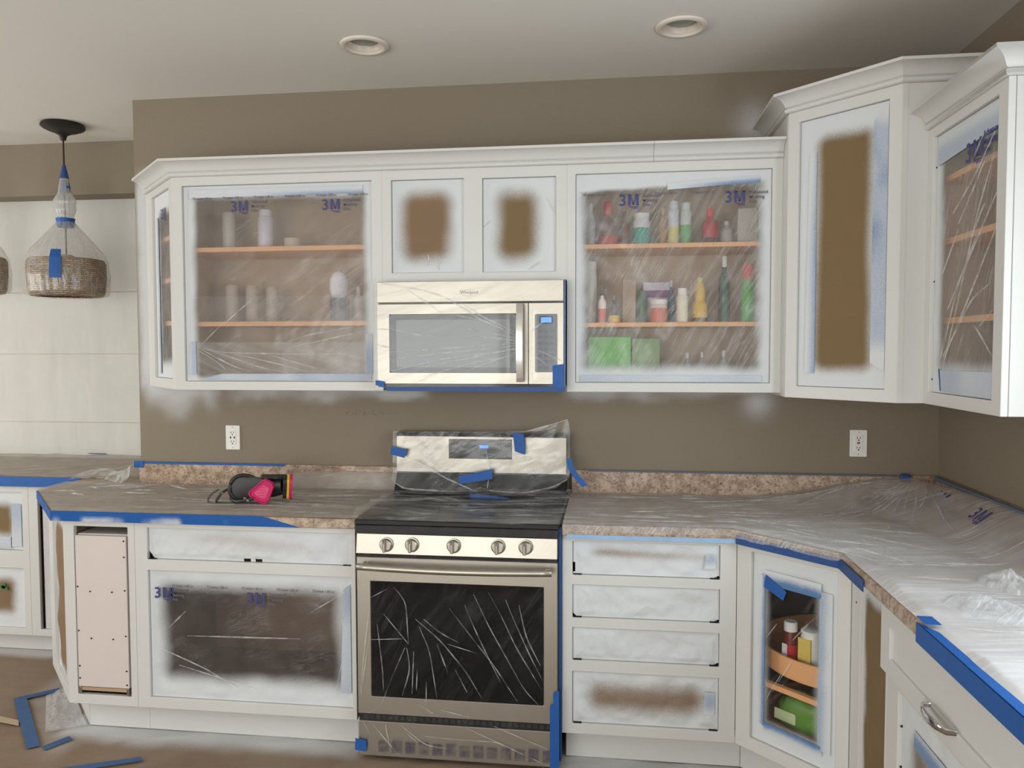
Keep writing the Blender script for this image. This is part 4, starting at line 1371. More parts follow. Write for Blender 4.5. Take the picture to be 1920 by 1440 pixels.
MWC = [[(0.186, 1.62), (0.047, 1.678), (-0.053, 1.696)], [(0.186, 1.606), (-0.01, 1.643)], [(0.186, 1.596), (0.018, 1.614)], [(0.188, 1.585), (-0.199, 1.558), (-0.328, 1.551)], [(0.188, 1.575), (-0.127, 1.544), (-0.325, 1.519)], [(0.188, 1.561), (-0.112, 1.522), (-0.333, 1.472)], [(0.188, 1.547), (-0.025, 1.472)], [(0.188, 1.564), (-0.244, 1.479)], [(-0.331, 1.644), (-0.228, 1.622), (-0.097, 1.608)], [(-0.374, 1.831), (-0.198, 1.8), (-0.103, 1.771), (0.047, 1.678), (0.186, 1.617)], [(-0.256, 1.801), (-0.111, 1.703)], [(-0.053, 1.756), (0.047, 1.692), (0.186, 1.628)], [(-0.383, 1.645), (-0.331, 1.641)], [(-0.384, 1.58), (-0.332, 1.569)], [(0.225, 1.557), (0.338, 1.48), (0.369, 1.466)], [(0.274, 1.557), (0.366, 1.515)], [(0.239, 1.627), (0.303, 1.676)], [(-0.171, 1.458), (0.018, 1.508), (0.188, 1.536)]]
creases(MF, [[(x+0.006, z-1.405) for x, z in p] for p in MWC], 0, M['crease_faint'], w=0.0040, h=0.0012, yf=mwy)
tape_quad(MF, [(-0.384, 0.012), (-0.345, 0.0), (-0.348, 0.026), (-0.384, 0.032)], -0.0080, None, M['tape'])
tape_quad(MF, [(0.336, 0.006), (0.380, 0.002), (0.380, 0.098), (0.336, 0.092)], -0.0085, None, M['tape'])
tape_quad(MF, [(-0.34, -0.012), (0.383, -0.012), (0.383, 0.008), (-0.34, 0.004)], -0.0060, None, M['tape_dark'])
bt = MB().box(0.3805, 0.3845, -0.004, 0.05, 0.0, 0.43).build('side_tape', M['tape_dark'], MF)

# ================================================================== range
RG = thing('range', 'stainless slide-in range with five knobs and black oven window wrapped in film', 'oven', (-0.012, -0.66, 0.0))
xl, xr = -0.379, 0.379
box('body', xl+0.004, xr-0.004, 0.022, 0.63, 0.015, 0.902, M['black'], RG)
box('cooktop', xl-0.006, xr+0.006, -0.006, 0.60, 0.9028, 0.924, M['enamel'], RG, 0.004)
for (bx_, by_, br_) in ((-0.2, 0.16, 0.10), (-0.2, 0.44, 0.075), (0.2, 0.16, 0.085), (0.2, 0.44, 0.10), (0.0, 0.30, 0.06)):
    mb = MB()
    for k in range(40):
        a = 2*math.pi*k/40
        for r in (br_, br_+0.003):
            mb.v.append((bx_+r*math.cos(a), by_+r*math.sin(a), 0.9245))
    for k in range(40):
        k2 = (k+1) % 40
        mb.f.append((2*k, 2*k+1, 2*k2+1, 2*k2))
    mb.build('burner_ring', plain('burner_print', (70, 70, 72), 0.4), RG)
box('front_lip', xl-0.004, xr+0.004, -0.010, 0.02, 0.872, 0.9025, M['enamel'], RG, 0.003)
cpm = MB()
cpp = [(-0.0115, 0.796), (0.0005, 0.871), (0.021, 0.871), (0.021, 0.796)]
cpm.v = [(xl, a, b) for a, b in cpp]+[(xr, a, b) for a, b in cpp]
cpm.f = [(0, 1, 2, 3), (7, 6, 5, 4)]+[(i, 4+i, 4+(i+1) % 4, (i+1) % 4) for i in range(4)]
cpn = cpm.build('control_panel', M['steel'], RG, bevel=0.002)
for kx, kz in ((-0.261, 0.838), (-0.163, 0.840), (-0.005, 0.841), (0.161, 0.843), (0.263, 0.844)):
    mb = MB().lathe([(0.027, 0.0), (0.027, 0.004), (0.0235, 0.005), (0.0215, 0.017), (0.019, 0.019)], seg=28)
    mb.v = [(kx+a, -0.006-c, kz+b-0.006) for a, b, c in mb.v]
    kn = mb.build('knob', M['steel'], cpn, auto=35)
    box('knob_grip', kx-0.0095, kx+0.0035, -0.036, -0.020, kz-0.030, kz+0.016, M['steel_v'], kn, 0.003)
    box('knob_mark', kx-0.0045, kx-0.0015, -0.0368, -0.0360, kz+0.004, kz+0.015, M['black'], kn)
box('door_gap', xl+0.002, xr-0.002, 0.002, 0.022, 0.782, 0.7955, M['gap'], RG)
dm = frame_mb(0.758, 0.602, [(0.053, 0.707, 0.068, 0.510)], 0.024, -0.004).shift(xl, 0, 0.180)
dr = dm.build('oven_door', M['steel'], RG, bevel=0.002)
box('oven_window', xl+0.0535, xl+0.7065, -0.0015, 0.010, 0.2485, 0.6895, M['black_glass'], dr)
hm = MB().tube([(xl+0.018+0.722*t, -0.050-0.012*math.sin(math.pi*t), 0.757-0.004*math.sin(math.pi*t)) for t in np.linspace(0, 1, 18)], 0.0125, 14)
hd = hm.build('handle', M['steel'], dr, smooth=True)
for x in (xl+0.035, xr-0.035):
    MB().tube([(x, -0.005, 0.757), (x, -0.05, 0.757)], 0.009, 10).build('handle_post', M['steel'], hd, smooth=True)
box('drawer_gap', xl+0.002, xr-0.002, 0.004, 0.022, 0.152, 0.1795, M['gap'], RG)
box('storage_drawer', xl, xr, -0.004, 0.021, 0.018, 0.1515, M['steel'], RG, 0.002)
vt = MB()
for i in range(30):
    vt.box(xl+0.02+i*0.024, xl+0.036+i*0.024, 0.0025, 0.005, 0.158, 0.174)
vt.build('drawer_vent', plain('vent_slots', (44, 44, 44), 0.4), RG)
# backguard
gp = [(0.505, 0.924), (0.565, 1.014), (0.565, 1.016), (0.562, 1.178), (0.575, 1.192), (0.632, 1.192), (0.632, 0.924)]
gm = MB()
n = len(gp)
gm.v = [(xl-0.002, y, z) for y, z in gp]+[(xr+0.002, y, z) for y, z in gp]
gm.f = [tuple(range(n-1, -1, -1)), tuple(range(n, 2*n))]+[(i, (i+1) % n, n+(i+1) % n, n+i) for i in range(n)]
gd = gm.build('backguard', M['enamel'], RG, bevel=0.003)
box('backguard_face', xl, xr, 0.5575, 0.5625, 1.016, 1.176, M['steel'], gd, 0.001)
box('clock_panel', -0.141, 0.141, 0.5545, 0.558, 1.078, 1.165, M['black_glass'], gd, 0.001)
MB().box(-0.003, 0.036, 0.5535, 0.5545, 1.126, 1.139).build('clock_display', M['lcd'], gd)
# film over the oven front
OF_ = thing('masking_film', 'clear crinkled film hanging over the oven door and control knobs', 'masking film', (-0.012, -0.66, 0.02))
nx, nz = 110, 140
X, Z = np.meshgrid(np.linspace(-0.384, 0.384, nx), np.linspace(0.0, 0.885, nz))


def ovy(x, z):
    zz_ = z+0.02
    a = sstep(0.66, 0.748, zz_)*sstep(0.90, 0.768, zz_)*0.078
    b = sstep(0.78, 0.81, zz_)*sstep(0.90, 0.872, zz_)*0.046
    return -0.008-np.maximum(a, b)


D = ovy(X, Z)-0.003*fbm(X*9, Z*9, 6)-0.004*ridge(X, Z, 1.0, 0.3, 0.06, 91)
P = np.stack([X, D, Z], -1)
grid_obj('film', P, M['film_oven'], OF_, {'cover': 0.0*X, 'crease': 0.03*ridge(X, Z, 0.9, 0.4, 0.05, 33, 7)}, (X, Z))
OVC = [[(-0.033, 0.601), (0.067, 0.475), (0.133, 0.395), (0.219, 0.265)], [(0.024, 0.617), (0.057, 0.538), (0.113, 0.42), (0.16, 0.329)], [(0.058, 0.658), (0.114, 0.541), (0.199, 0.391), (0.246, 0.307), (0.298, 0.256)], [(0.114, 0.667), (0.16, 0.583), (0.216, 0.465), (0.311, 0.31)], [(0.177, 0.643), (0.206, 0.571), (0.265, 0.441), (0.315, 0.344)], [(0.226, 0.625), (0.252, 0.507), (0.305, 0.403)], [(-0.162, 0.556), (-0.068, 0.479), (0.026, 0.369), (0.086, 0.271)], [(-0.131, 0.557), (-0.067, 0.506), (-0.0, 0.475)], [(-0.285, 0.571), (-0.19, 0.46)], [(-0.243, 0.674), (-0.199, 0.621), (-0.19, 0.46)], [(-0.31, 0.529), (-0.291, 0.359), (-0.288, 0.278)], [(-0.149, 0.529), (-0.109, 0.436), (-0.083, 0.262)], [(-0.204, 0.445), (-0.253, 0.334), (-0.303, 0.208), (-0.351, 0.188)], [(-0.338, 0.47), (-0.217, 0.479)], [(-0.197, 0.446), (-0.184, 0.365), (-0.216, 0.261)], [(-0.17, 0.433), (-0.178, 0.27)], [(-0.041, 0.467), (0.067, 0.438)], [(-0.014, 0.374), (0.032, 0.288)], [(-0.081, 0.465), (-0.041, 0.359)], [(-0.123, 0.321), (-0.124, 0.225)], [(-0.157, 0.366), (-0.161, 0.285)], [(-0.336, 0.63), (-0.27, 0.666)], [(-0.34, 0.589), (-0.363, 0.41), (-0.378, 0.272)], [(-0.349, 0.439), (-0.375, 0.265)], [(-0.368, 0.156), (-0.342, 0.103)], [(-0.331, 0.145), (-0.228, 0.027)], [(-0.282, 0.148), (-0.269, 0.08)], [(-0.227, 0.151), (-0.125, 0.075), (-0.043, 0.07)], [(-0.131, 0.112), (-0.016, 0.106), (0.146, 0.106), (0.225, 0.071), (0.311, 0.036)], [(0.025, 0.153), (0.159, 0.1), (0.337, 0.028)], [(0.132, 0.166), (0.331, 0.091)], [(-0.2, 0.118), (-0.159, 0.087)], [(-0.069, 0.215), (0.039, 0.194)], [(-0.151, 0.231), (-0.097, 0.2)]]
creases(OF_, [[(x+0.012, z-0.02) for x, z in p] for p in OVC], 0, M['crease_faint'], w=0.0021, h=0.0010, yf=lambda x, z: float(ovy(x, z))-0.0065)
tape_quad(OF_, [(-0.390, 0.022), (-0.345, 0.018), (-0.345, 0.062), (-0.388, 0.068)], -0.014, None, M['tape'])
tape_quad(OF_, [(0.352, 0.0), (0.386, 0.0), (0.386, 0.25), (0.352, 0.235)], -0.014, None, M['tape'])
tape_quad(OF_, [(0.364, 0.22), (0.386, 0.22), (0.386, 0.292), (0.364, 0.284)], -0.0145, None, M['tape'])
pm = MB()
for i in range(13):
    pm.box(-0.30+i*0.052, -0.262+i*0.052, -0.0130, -0.0125, 0.018, 0.042); pm.box(-0.30+i*0.052, -0.262+i*0.052, -0.0130, -0.0125, 0.045, 0.060+0.004*(i % 2))
m_, nt_, p_ = base_mat('faint_film_print')
p_.inputs['Base Color'].default_value = (*lin((96, 88, 104)), 1)
tr_ = nt_.nodes.new('ShaderNodeBsdfTransparent'); mx_ = nt_.nodes.new('ShaderNodeMixShader')
nt_.links.new(maprange(nt_, noise(nt_, coords(nt_), 30), 0.3, 0.7, 0.1, 0.5), mx_.inputs[0])
nt_.links.new(tr_.outputs[0], mx_.inputs[1]); nt_.links.new(p_.outputs[0], mx_.inputs[2])
nt_.links.new(mx_.outputs[0], nt_.nodes['Material Output'].inputs['Surface'])
pm.build('film_print', m_, OF_)
# gap tape between range and drawer base
gt = MB().box(0.369, 0.379, -0.6385, -0.60, 0.03, 0.905).build('painters_tape', M['tape_dark'])
tag(gt, 'long vertical blue tape in the gap between oven and drawer cabinet', 'tape')

# film over the cooktop
CF = thing('masking_film', 'plastic film pulled in folds across the black cooktop', 'masking film', (-0.012, -0.38, 0.925))
nx, ny = 150, 110
A, B = np.meshgrid(np.linspace(0, 1, nx), np.linspace(0, 1, ny))
Xc = -0.398+0.80*A
Yc = -0.29+0.56*B
Zc = 0.004+0.020*ridge(Xc, Yc, 0.03, 0.7, 0.09, 201, 1.5)*sstep(0, 0.1, B)*sstep(1.0, 0.85, B)+0.008*ridge(Xc, Yc, 0.10, 0.4, 0.03, 203, 2)+0.02*sstep(0.86, 1.0, B)*sstep(0.1, 0.3, A)
Zc = np.where(B < 0.02, Zc-0.012, Zc)
grid_obj('film', np.stack([Xc, Yc, Zc], -1), M['film_cook'], CF, {'cover': 0*Xc, 'crease': 0.5*ridge(Xc, Yc, 0.05, 0.5, 0.04, 207, 5)}, (Xc, Yc))

# film bag over the backguard
BF_ = thing('masking_film', 'crumpled clear film wrapped over the oven backguard with a corner sticking up', 'masking film', (-0.012, -0.11, 0.93))
ol = [(-0.392, 1.10), (-0.386, 1.196), (-0.20, 1.199), (0.05, 1.202), (0.20, 1.206), (0.29, 1.228), (0.385, 1.258), (0.392, 1.18), (0.394, 1.05), (0.388, 0.99), (0.32, 0.965), (0.24, 0.940), (0.12, 0.928), (0.03, 0.950), (-0.14, 0.938), (-0.34, 0.945), (-0.392, 0.99)]
# grid clipped column by column between lower and upper outline
tops = [(-0.392, 1.198), (-0.2, 1.199), (0.05, 1.202), (0.20, 1.206), (0.30, 1.232), (0.388, 1.260), (0.396, 1.20)]
bots = [(-0.392, 0.985), (-0.34, 0.948), (-0.14, 0.938), (0.03, 0.946), (0.12, 0.930), (0.24, 0.938), (0.34, 0.966), (0.396, 1.01)]
xs = np.linspace(-0.392, 0.396, 130)
tz = np.interp(xs, *zip(*tops)); bz = np.interp(xs, *zip(*bots))
V = np.linspace(0, 1, 70)[:, None]
Zb = bz[None]*(1-V)+tz[None]*V
Xb = np.broadcast_to(xs[None], Zb.shape).copy()
basey = np.where(Zb > 1.014, 0.006, 0.006-(1.014-Zb)*0.62)
Db = 0.006+0.010*ridge(Xb, Zb, 0.5, 0.25, 0.09, 221, 1.4)+0.006*fbm(Xb*18, Zb*18, 4)
grid_obj('film', np.stack([Xb, basey-Db, Zb-0.93], -1), M['film_guard'], BF_, {'cover': 0*Xb, 'crease': 0.30*ridge(Xb, Zb, 0.6, 0.2, 0.05, 227, 5)}, (Xb, Zb))
creases(BF_, [[(-0.33, 0.16), (-0.16, 0.07), (0.0, 0.012)], [(0.03, 0.19), (0.045, 0.10), (0.04, 0.03)], [(0.05, 0.02), (0.2, 0.012), (0.33, 0.04), (0.385, 0.07)], [(-0.385, 0.05), (-0.33, 0.02), (-0.1, 0.012)], [(0.21, 0.275), (0.3, 0.30), (0.385, 0.328)]], -0.02, w=0.004, h=0.002, yf=lambda x, z: (0.0 if z > 0.084 else -(0.084-z)*0.62)-0.018)
for q, y in (([(-0.400, 0.167), (-0.336, 0.151), (-0.322, 0.187), (-0.394, 0.203)], -0.022), ([(0.157, 0.188), (0.203, 0.173), (0.197, 0.264), (0.148, 0.270)], -0.022), ([(-0.082, 0.043), (0.062, 0.069), (0.060, 0.112), (-0.088, 0.078)], -0.045), ([(-0.026, -0.014), (0.140, -0.022), (0.142, -0.004), (-0.030, 0.014)], -0.092)):
    tape_quad(BF_, q, y, None, M['tape'])
tb = MB()
pts = [(0.392, -0.03, 0.160), (0.398, -0.035, 0.125), (0.425, -0.045, 0.085), (0.462, -0.055, 0.048)]
for i, p in enumerate(pts):
    tb.v += [(p[0]-0.010, p[1], p[2]-0.006), (p[0]+0.012, p[1]-0.004, p[2]+0.006)]
tb.f = [(2*i, 2*i+1, 2*i+3, 2*i+2) for i in range(3)]
tb.build('hanging_tape', M['tape'], BF_)

# ================================================================== plastic over the counters
LF = thing('plastic_sheet', 'beige-looking plastic sheet spread over the counter left of the oven', 'plastic sheet', (-1.2, -0.3, CTZ))
nx, ny = 330, 120
A, B = np.meshgrid(np.linspace(0, 1, nx), np.linspace(0, 1, ny))
yy = -0.632+0.606*B
lx = np.where(yy < -0.219, -1.667-(yy+0.636)*0.954, -2.063)
lx = np.where(B > 0.0, lx, -1.667)+0.004
rx_ = -0.402
xx = lx+(rx_-lx)*A
zz = 0.004+(0.006*np.clip(fbm(xx*5, yy*5, 301)-0.4, 0, 1)+0.005*ridge(xx, yy, 0.06, 0.9, 0.2, 301, 2))*sstep(0, 0.06, B)
rise = sstep(0.90, 1.0, B)*sstep(-1.35, -0.75, xx)*0.075
zz = zz+rise
whitening = 0.10*fbm(xx*6, yy*12, 307)+0.10*ridge(xx, yy, 0.03, 0.8, 0.06, 308, 3)*sstep(-1.2, -0.8, xx)
grid_obj('film', np.stack([xx+1.2, yy+0.3, zz], -1), M['film_counter'], LF, {'cover': 0*xx, 'crease': whitening}, (xx, yy))
zfl = zlook(xx+1.2, yy+0.3, zz)
rg_ = np.random.RandomState(9)
LN = []
for k in range(52):
    if k < 14:
        x_, y_, an = -1.95+0.55*rg_.rand(), -0.50+0.45*rg_.rand(), -0.9+2.0*rg_.rand(); ln = 0.10+0.18*rg_.rand()
    else:
        x_, y_, an = -1.45+0.80*rg_.rand(), -0.58+0.50*rg_.rand(), 0.02+(rg_.rand()-0.5)*0.35; ln = 0.2+0.40*rg_.rand()
    cv_ = (rg_.rand()-0.5)*0.7
    pl_ = [(x_, y_)]
    for t_ in range(14):
        aa = an+cv_*(t_/14.0-0.5)
        pl_.append((pl_[-1][0]+ln/14*math.cos(aa), pl_[-1][1]+ln/14*math.sin(aa)))
    pl_ = [(px+1.2, py+0.3) for px, py in pl_ if px < -0.42 and -0.615 < py < -0.05 and px > -2.04 and (px > -1.66 or py > -0.60-(px+1.66)*1.05)]
    if len(pl_) > 4:
        LN.append(pl_)
creases_xy(LF, LN[:13], zfl, 0.0075, 0.006, mat=M['crease_white'])
creases_xy(LF, LN[13:], zfl, 0.0032, 0.003, mat=M['crease_faint'])
FF = thing('plastic_sheet', 'smooth plastic sheet over the far counter below the nook window', 'plastic sheet', (-2.6, 0.4, CTZ))
nx, ny = 170, 70
A, B = np.meshgrid(np.linspace(0, 1, nx), np.linspace(0, 1, ny))
xx = -3.55+(1.86)*A; yy = 0.092+0.70*B
zz = 0.005+0.008*ridge(xx, yy, 0.5, 0.9, 0.12, 321, 2)+0.012*sstep(0.9, 1, B)
lift = np.exp(-((xx+1.85)/0.16)**2)*np.exp(-((yy-0.30)/0.18)**2)*0.045
grid_obj('film', np.stack([xx+2.6, yy-0.4, zz+lift], -1), M['film_counter'], FF, {'cover': 0*xx, 'crease': 0.25*ridge(xx, yy, 0.5, 0.8, 0.06, 323, 5)}, (xx, yy))
# fold of plastic hanging at the wall corner
fd = MB()
fp = [(-2.13, 0.12, 0.006), (-2.05, 0.20, 0.030), (-1.96, 0.16, 0.034), (-1.88, 0.10, 0.030), (-1.80, 0.05, 0.050), (-1.72, 0.0, 0.10)]
for i, (x, y, z) in enumerate(fp):
    fd.v += [(x+2.6, y-0.4, z+0.010), (x+2.6+0.01, y-0.4-0.05, z-0.004), (x+2.6+0.03, y-0.4-0.09, max(0.006, z-0.05))]
for i in range(len(fp)-1):
    for j in range(2):
        fd.f.append((3*i+j, 3*i+j+1, 3*i+3+j+1, 3*i+3+j))
fd.build('folded_edge', M['crease'], FF, smooth=True)

RF = thing('plastic_sheet', 'wrinkled translucent plastic sheet bunched over the right corner countertop', 'plastic sheet', (1.2, -0.5, CTZ))
front = [(0.384, -0.628), (0.99, -0.632), (1.14, -0.785), (1.283, -0.935), (1.283, -1.5), (1.283, -2.40)]
back = [(0.384, -0.026), (1.0, -0.026), (1.80, -0.026), (XR-0.026, -0.45), (XR-0.026, -1.5), (XR-0.026, -2.40)]
par = [0, 0.24, 0.36, 0.46, 0.66, 1.0]
nx, ny = 460, 170
T = np.linspace(0, 1, nx)
fx_ = np.interp(T, par, [p[0] for p in front]); fy_ = np.interp(T, par, [p[1] for p in front])
bx_ = np.interp(T, par, [p[0] for p in back]); by_ = np.interp(T, par, [p[1] for p in back])
S = np.linspace(0, 1, ny)[:, None]
xx = fx_[None]*(1-S)+bx_[None]*S; yy = fy_[None]*(1-S)+by_[None]*S
TT = np.broadcast_to(T[None], xx.shape)
edge = sstep(0, 0.05, S)
soft_ = (fbm(xx*5, yy*5, 341)-0.5)
zz = 0.004+edge*(0.010*np.clip(soft_+0.1, 0, 1)+0.006*ridge(xx, yy, 0.12, 0.8, 0.22, 341, 2))
zz = zz+edge*0.014*ridge(xx, yy, -0.2, 0.6, 0.30, 347, 2)*sstep(-0.95, -1.3, yy)
corner = sstep(0.26, 0.36, TT)
zz = zz+corner*sstep(0.60, 1.0, S)*0.096
whitening = 0.10*fbm(xx*9, yy*9, 11)+0.10+0.40*sstep(0.20, 0.32, TT)*sstep(0.80, 0.35, S)+0.40*sstep(-0.50, -1.0, yy)*fbm(xx*5, yy*5, 7)+0.28*np.exp(-((xx-1.25)/0.35)**2-((yy+0.75)/0.30)**2)  # film whitened toward the front edge: painted sheen of grazing window light
whitening = whitening*(1-0.75*sstep(0.70, 0.95, S)*corner)
grid_obj('film', np.stack([xx-1.2, yy+0.5, zz], -1), M['film_counter_r'], RF, {'cover': 0*xx, 'crease': np.clip(whitening, 0, 1)}, (xx, yy))
# the film turned down over the counter front
nh = 9
te_ = np.linspace(0.0, 0.50, 240)
ex = np.interp(te_, par, [p[0] for p in front]); ey = np.interp(te_, par, [p[1] for p in front])
tx_ = np.gradient(ex); ty_ = np.gradient(ey); tl_ = np.hypot(tx_, ty_)
ox_, oy_ = ty_/tl_, -tx_/tl_
R_ = np.linspace(0, 1, nh)[:, None]
wav = 0.004*fbm(te_*60, te_*0+1.0, 9)+0.003*fbm(te_*160, te_*0+2.0, 5)
drop_ = (0.020+0.014*fbm(te_*26, te_*0+4.0, 6))*sstep(0.50, 0.44, te_)
outw = np.minimum(1, R_*4)*(0.0135+wav[None])
PX = ex[None]+ox_[None]*outw; PY = ey[None]+oy_[None]*outw
PZ = 0.006-np.maximum(R_-0.2, 0)/0.8*drop_[None]
grid_obj('film_edge', np.stack([PX-1.2, PY+0.5, PZ+0*PX], -1), M['film_edge'], RF, {'cover': 0*PX, 'crease': 0.12+0.35*ridge(PX*1.0, PZ*3+PY, 0.4, 0.08, 0.02, 31, 3)}, (PX*1.0, PZ+PY))


zfr = zlook(xx-1.2, yy+0.5, zz)
rg_ = np.random.RandomState(5)
LN = []
# folds radiating from the corner of the walls
for k in range(16):
    a = math.radians(188+rg_.rand()*72); r0 = 0.05+0.12*rg_.rand(); r1 = 0.35+0.45*rg_.rand()
    cv_ = (rg_.rand()-0.5)*0.5
    pl_ = []
    for t_ in np.linspace(0, 1, 14):
        r_ = r0+(r1-r0)*t_; aa = a+cv_*t_*t_
        pl_.append((1.84+r_*math.cos(aa)-1.2, -0.06+r_*math.sin(aa)+0.5))
    LN.append(pl_)
# long folds along the counters
for k in range(64):
    if k < 18:
        x_, y_ = 0.42+0.6*rg_.rand(), -0.60+0.5*rg_.rand(); an = (rg_.rand()-0.5)*0.5
    elif k < 34:
        x_, y_ = 1.0+0.45*rg_.rand(), -0.70-0.3*rg_.rand()+0.35*rg_.rand(); an = -0.75+(rg_.rand()-0.5)*1.4
    else:
        x_, y_ = 1.30+0.5*rg_.rand(), -0.95-1.1*rg_.rand(); an = -0.12+(rg_.rand()-0.5)*0.7
    ln = 0.12+0.30*rg_.rand(); cv_ = (rg_.rand()-0.5)*0.9
    pl_ = [(x_, y_)]
    for t_ in range(14):
        aa = an+cv_*(t_/14.0-0.5)+0.25*(rg_.rand()-0.5)
        pl_.append((pl_[-1][0]+ln/14*math.cos(aa), pl_[-1][1]+ln/14*math.sin(aa)))
    pl_ = [(px-1.2, py+0.5) for px, py in pl_ if px < XR-0.06 and py < -0.06 and (px > 1.29 or py > -0.62-max(0, px-0.99)) and px > 0.40]
    if len(pl_) > 4:
        LN.append(pl_)
creases_xy(RF, LN, zfr, 0.0045, 0.005, mat=M['crease'])
# bunched up lumps of loose plastic
for (px_, py_, rr_, hh_, sd) in ((1.60, -1.28, 0.085, 0.040, 3), (1.85, -1.36, 0.075, 0.075, 5), (1.48, -1.45, 0.11, 0.022, 8), (1.70, -1.62, 0.13, 0.028, 9)):
    U_, V_ = np.meshgrid(np.linspace(0, 2*math.pi, 73), np.linspace(0, 1, 36))
    nz_ = fbm(np.cos(U_)*2.5+V_*2+sd, np.sin(U_)*2.5+V_*1.5+sd, sd)-0.5
    rd_ = ridge(np.cos(U_)*0.1*V_, np.sin(U_)*0.1*V_, 0.8*sd, 0.10, 0.03, sd, 2)
    rr2 = rr_*V_*(1+0.5*nz_)
    hz = hh_*(1-V_**2)*(0.75+1.1*nz_+0.25*rd_)*sstep(1.0, 0.7, V_)
    P = np.stack([px_-1.2+rr2*np.cos(U_), py_+0.5+rr2*np.sin(U_), 0.010+np.maximum(hz, 0)], -1)
    grid_obj('bunched_fold', P, M['film_bunch'], RF, {'cover': 0*U_, 'crease': 0.25*rd_+0.15}, (P[..., 0], P[..., 1]))
# the printed logos along the right backsplash
for (yw, sz) in ((-0.30, 0.075), (-0.62, 0.075)):
    g = math.radians(38)
    logo3m(RF, XR-0.150-1.2, 0.066, yw+0.5, sz, rot=(g, 0, -math.pi/2))
tg_ = MB().box(1.765-1.2, 1.805-1.2, -0.055+0.5, -0.030+0.5, 0.085, 0.118).build('corner_tape', M['tape_dark'], RF, bevel=0.006)
tape2 = MB().box(XR-0.034-1.2, XR-0.023-1.2, -2.35+0.5, -0.05+0.5, 0.096, 0.111).build('side_tape', plain('grey_blue_tape', (92, 104, 122), 0.6), RF)

# counter edge tapes
TE = thing('painters_tape', 'blue tape along the counter front edge left of the oven', 'tape', (-1.667, -0.6368, 0.879))
spr_ = lambda X, Z: 0.75*sstep(0.018, 0.0, Z-0.016*fbm(X*9, Z*2, 14))*sstep(0.50, 0.66, fbm(X*7+2, Z*3, 15))
tape_quad(TE, [(-0.001, 0.0), (0.89, 0.0), (0.89, 0.041), (-0.001, 0.041)], -0.001, spr_, M['tape_counter'])
tape_quad(TE, [(0.89, 0.0), (1.045, 0.0), (0.91, 0.036), (0.89, 0.041)], -0.001, None, M['tape_counter'])
ag = tape_quad(TE, [(0.0, 0.0), (0.577, 0.0), (0.577, 0.041), (0.0, 0.041)], -0.001, None, M['tape_counter'])
ag.location = (-0.398, 0.418, 0.0)
ag.rotation_euler = (0, 0, math.atan2(-0.418, 0.398))
tf = MB().box(-3.5, -2.07, 0.083, 0.0868, 0.872, 0.922)
tag(tf.build('painters_tape', M['tape']), 'blue tape along the far counter edge below the nook', 'tape')
t1 = MB().prism([(1.003, -0.6445), (1.274, -0.9235), (1.2715, -0.926), (1.000, -0.6475)], 0.868, 0.900)
t1.prism([(1.2735, -0.926), (1.2735, -1.16), (1.2705, -1.16), (1.2705, -0.926)], 0.868, 0.902)
tag(t1.build('painters_tape', M['tape_dark']), 'dark blue tape under the angled counter edge at the corner base', 'tape')
t2 = MB()
t2.prism([(1.2733, -1.545), (1.2733, -2.40), (1.2703, -2.40), (1.2703, -1.545)], 0.872, 0.9185)
t2.box(1.2703, 1.305, -1.60, -1.545, 0.932, 0.9335)
t2.prism([(1.2703, -1.57), (1.2703, -2.40), (1.296, -2.40), (1.292, -1.62)], 0.921, 0.9225)
tag(t2.build('painters_tape', M['tape']), 'bright blue tape along the near counter edge at lower right', 'tape')
t3 = MB().box(0.40, 1.0, -0.6415, -0.6375, 0.868, 0.884)
tag(t3.build('painters_tape', plain('sprayed_pale_blue_tape', (150, 182, 216), 0.6, var=0.15, vs=20)), 'pale sprayed tape under the counter edge above the four drawers', 'tape')
t4 = MB().box(-1.70, -0.95, -0.0235, -0.0215, 1.017, 1.027)
t4.box(-1.708, -1.66, -0.0255, -0.0225, 0.998, 1.03)
tag(t4.build('painters_tape', M['tape']), 'thin blue tape along the top of the left backsplash', 'tape')
t5 = MB().box(0.46, 1.76, -0.0235, -0.0215, 1.018, 1.0255)
tag(t5.build('painters_tape', plain('dull_blue_tape', (88, 98, 112), 0.6)), 'dull blue tape along the top of the right backsplash', 'tape')

t6 = MB().box(-2.53, -2.42, 0.770, 0.795, 0.944, 0.9455)
tag(t6.build('painters_tape', M['tape_dark']), 'small blue tape piece at the back of the far counter', 'tape')
# floor tapes and film
def floor_piece(poly, label, mat, z=0.0035, name='painters_tape', cat='tape'):
    m = MB().prism([(p[0], p[1]) for p in poly], z, z+0.0015)
    return tag(m.build(name, mat), label, cat)


M['tape_floor'] = plain('dusty_blue_tape', (58, 92, 136), 0.65, var=0.25, vs=22)
floor_piece([(-2.087, -0.37), (-2.054, -0.334), (-1.669, -0.728), (-1.703, -0.757)], 'wide blue floor tape strip running diagonally near the left cabinet', M['tape_floor'], 0.0045)
floor_piece([(-2.075, -0.352), (-1.962, -0.246), (-1.935, -0.268), (-2.045, -0.375)], 'short blue floor tape leading toward the angled cabinet', M['tape_floor'])
floor_piece([(-1.657, -0.735), (-1.607, -0.645), (-1.576, -0.667), (-1.625, -0.757)], 'small blue floor tape stub in front of the left toe kick', M['tape_floor'])
floor_piece([(-1.47, -0.865), (-1.222, -0.757), (-1.202, -0.780), (-1.40, -0.875)], 'blue floor tape strip at the bottom edge left of the oven', M['tape_floor'])
floor_piece([(-2.15, -0.50), (-1.912, -0.548), (-1.875, -0.592), (-2.1, -0.55)], 'pale tan floor tape strip at the left photo edge', plain('tan_tape', (176, 160, 132), 0.7))
fp = MB()
X, Y = np.meshgrid(np.linspace(0, 1, 40), np.linspace(0, 1, 40))
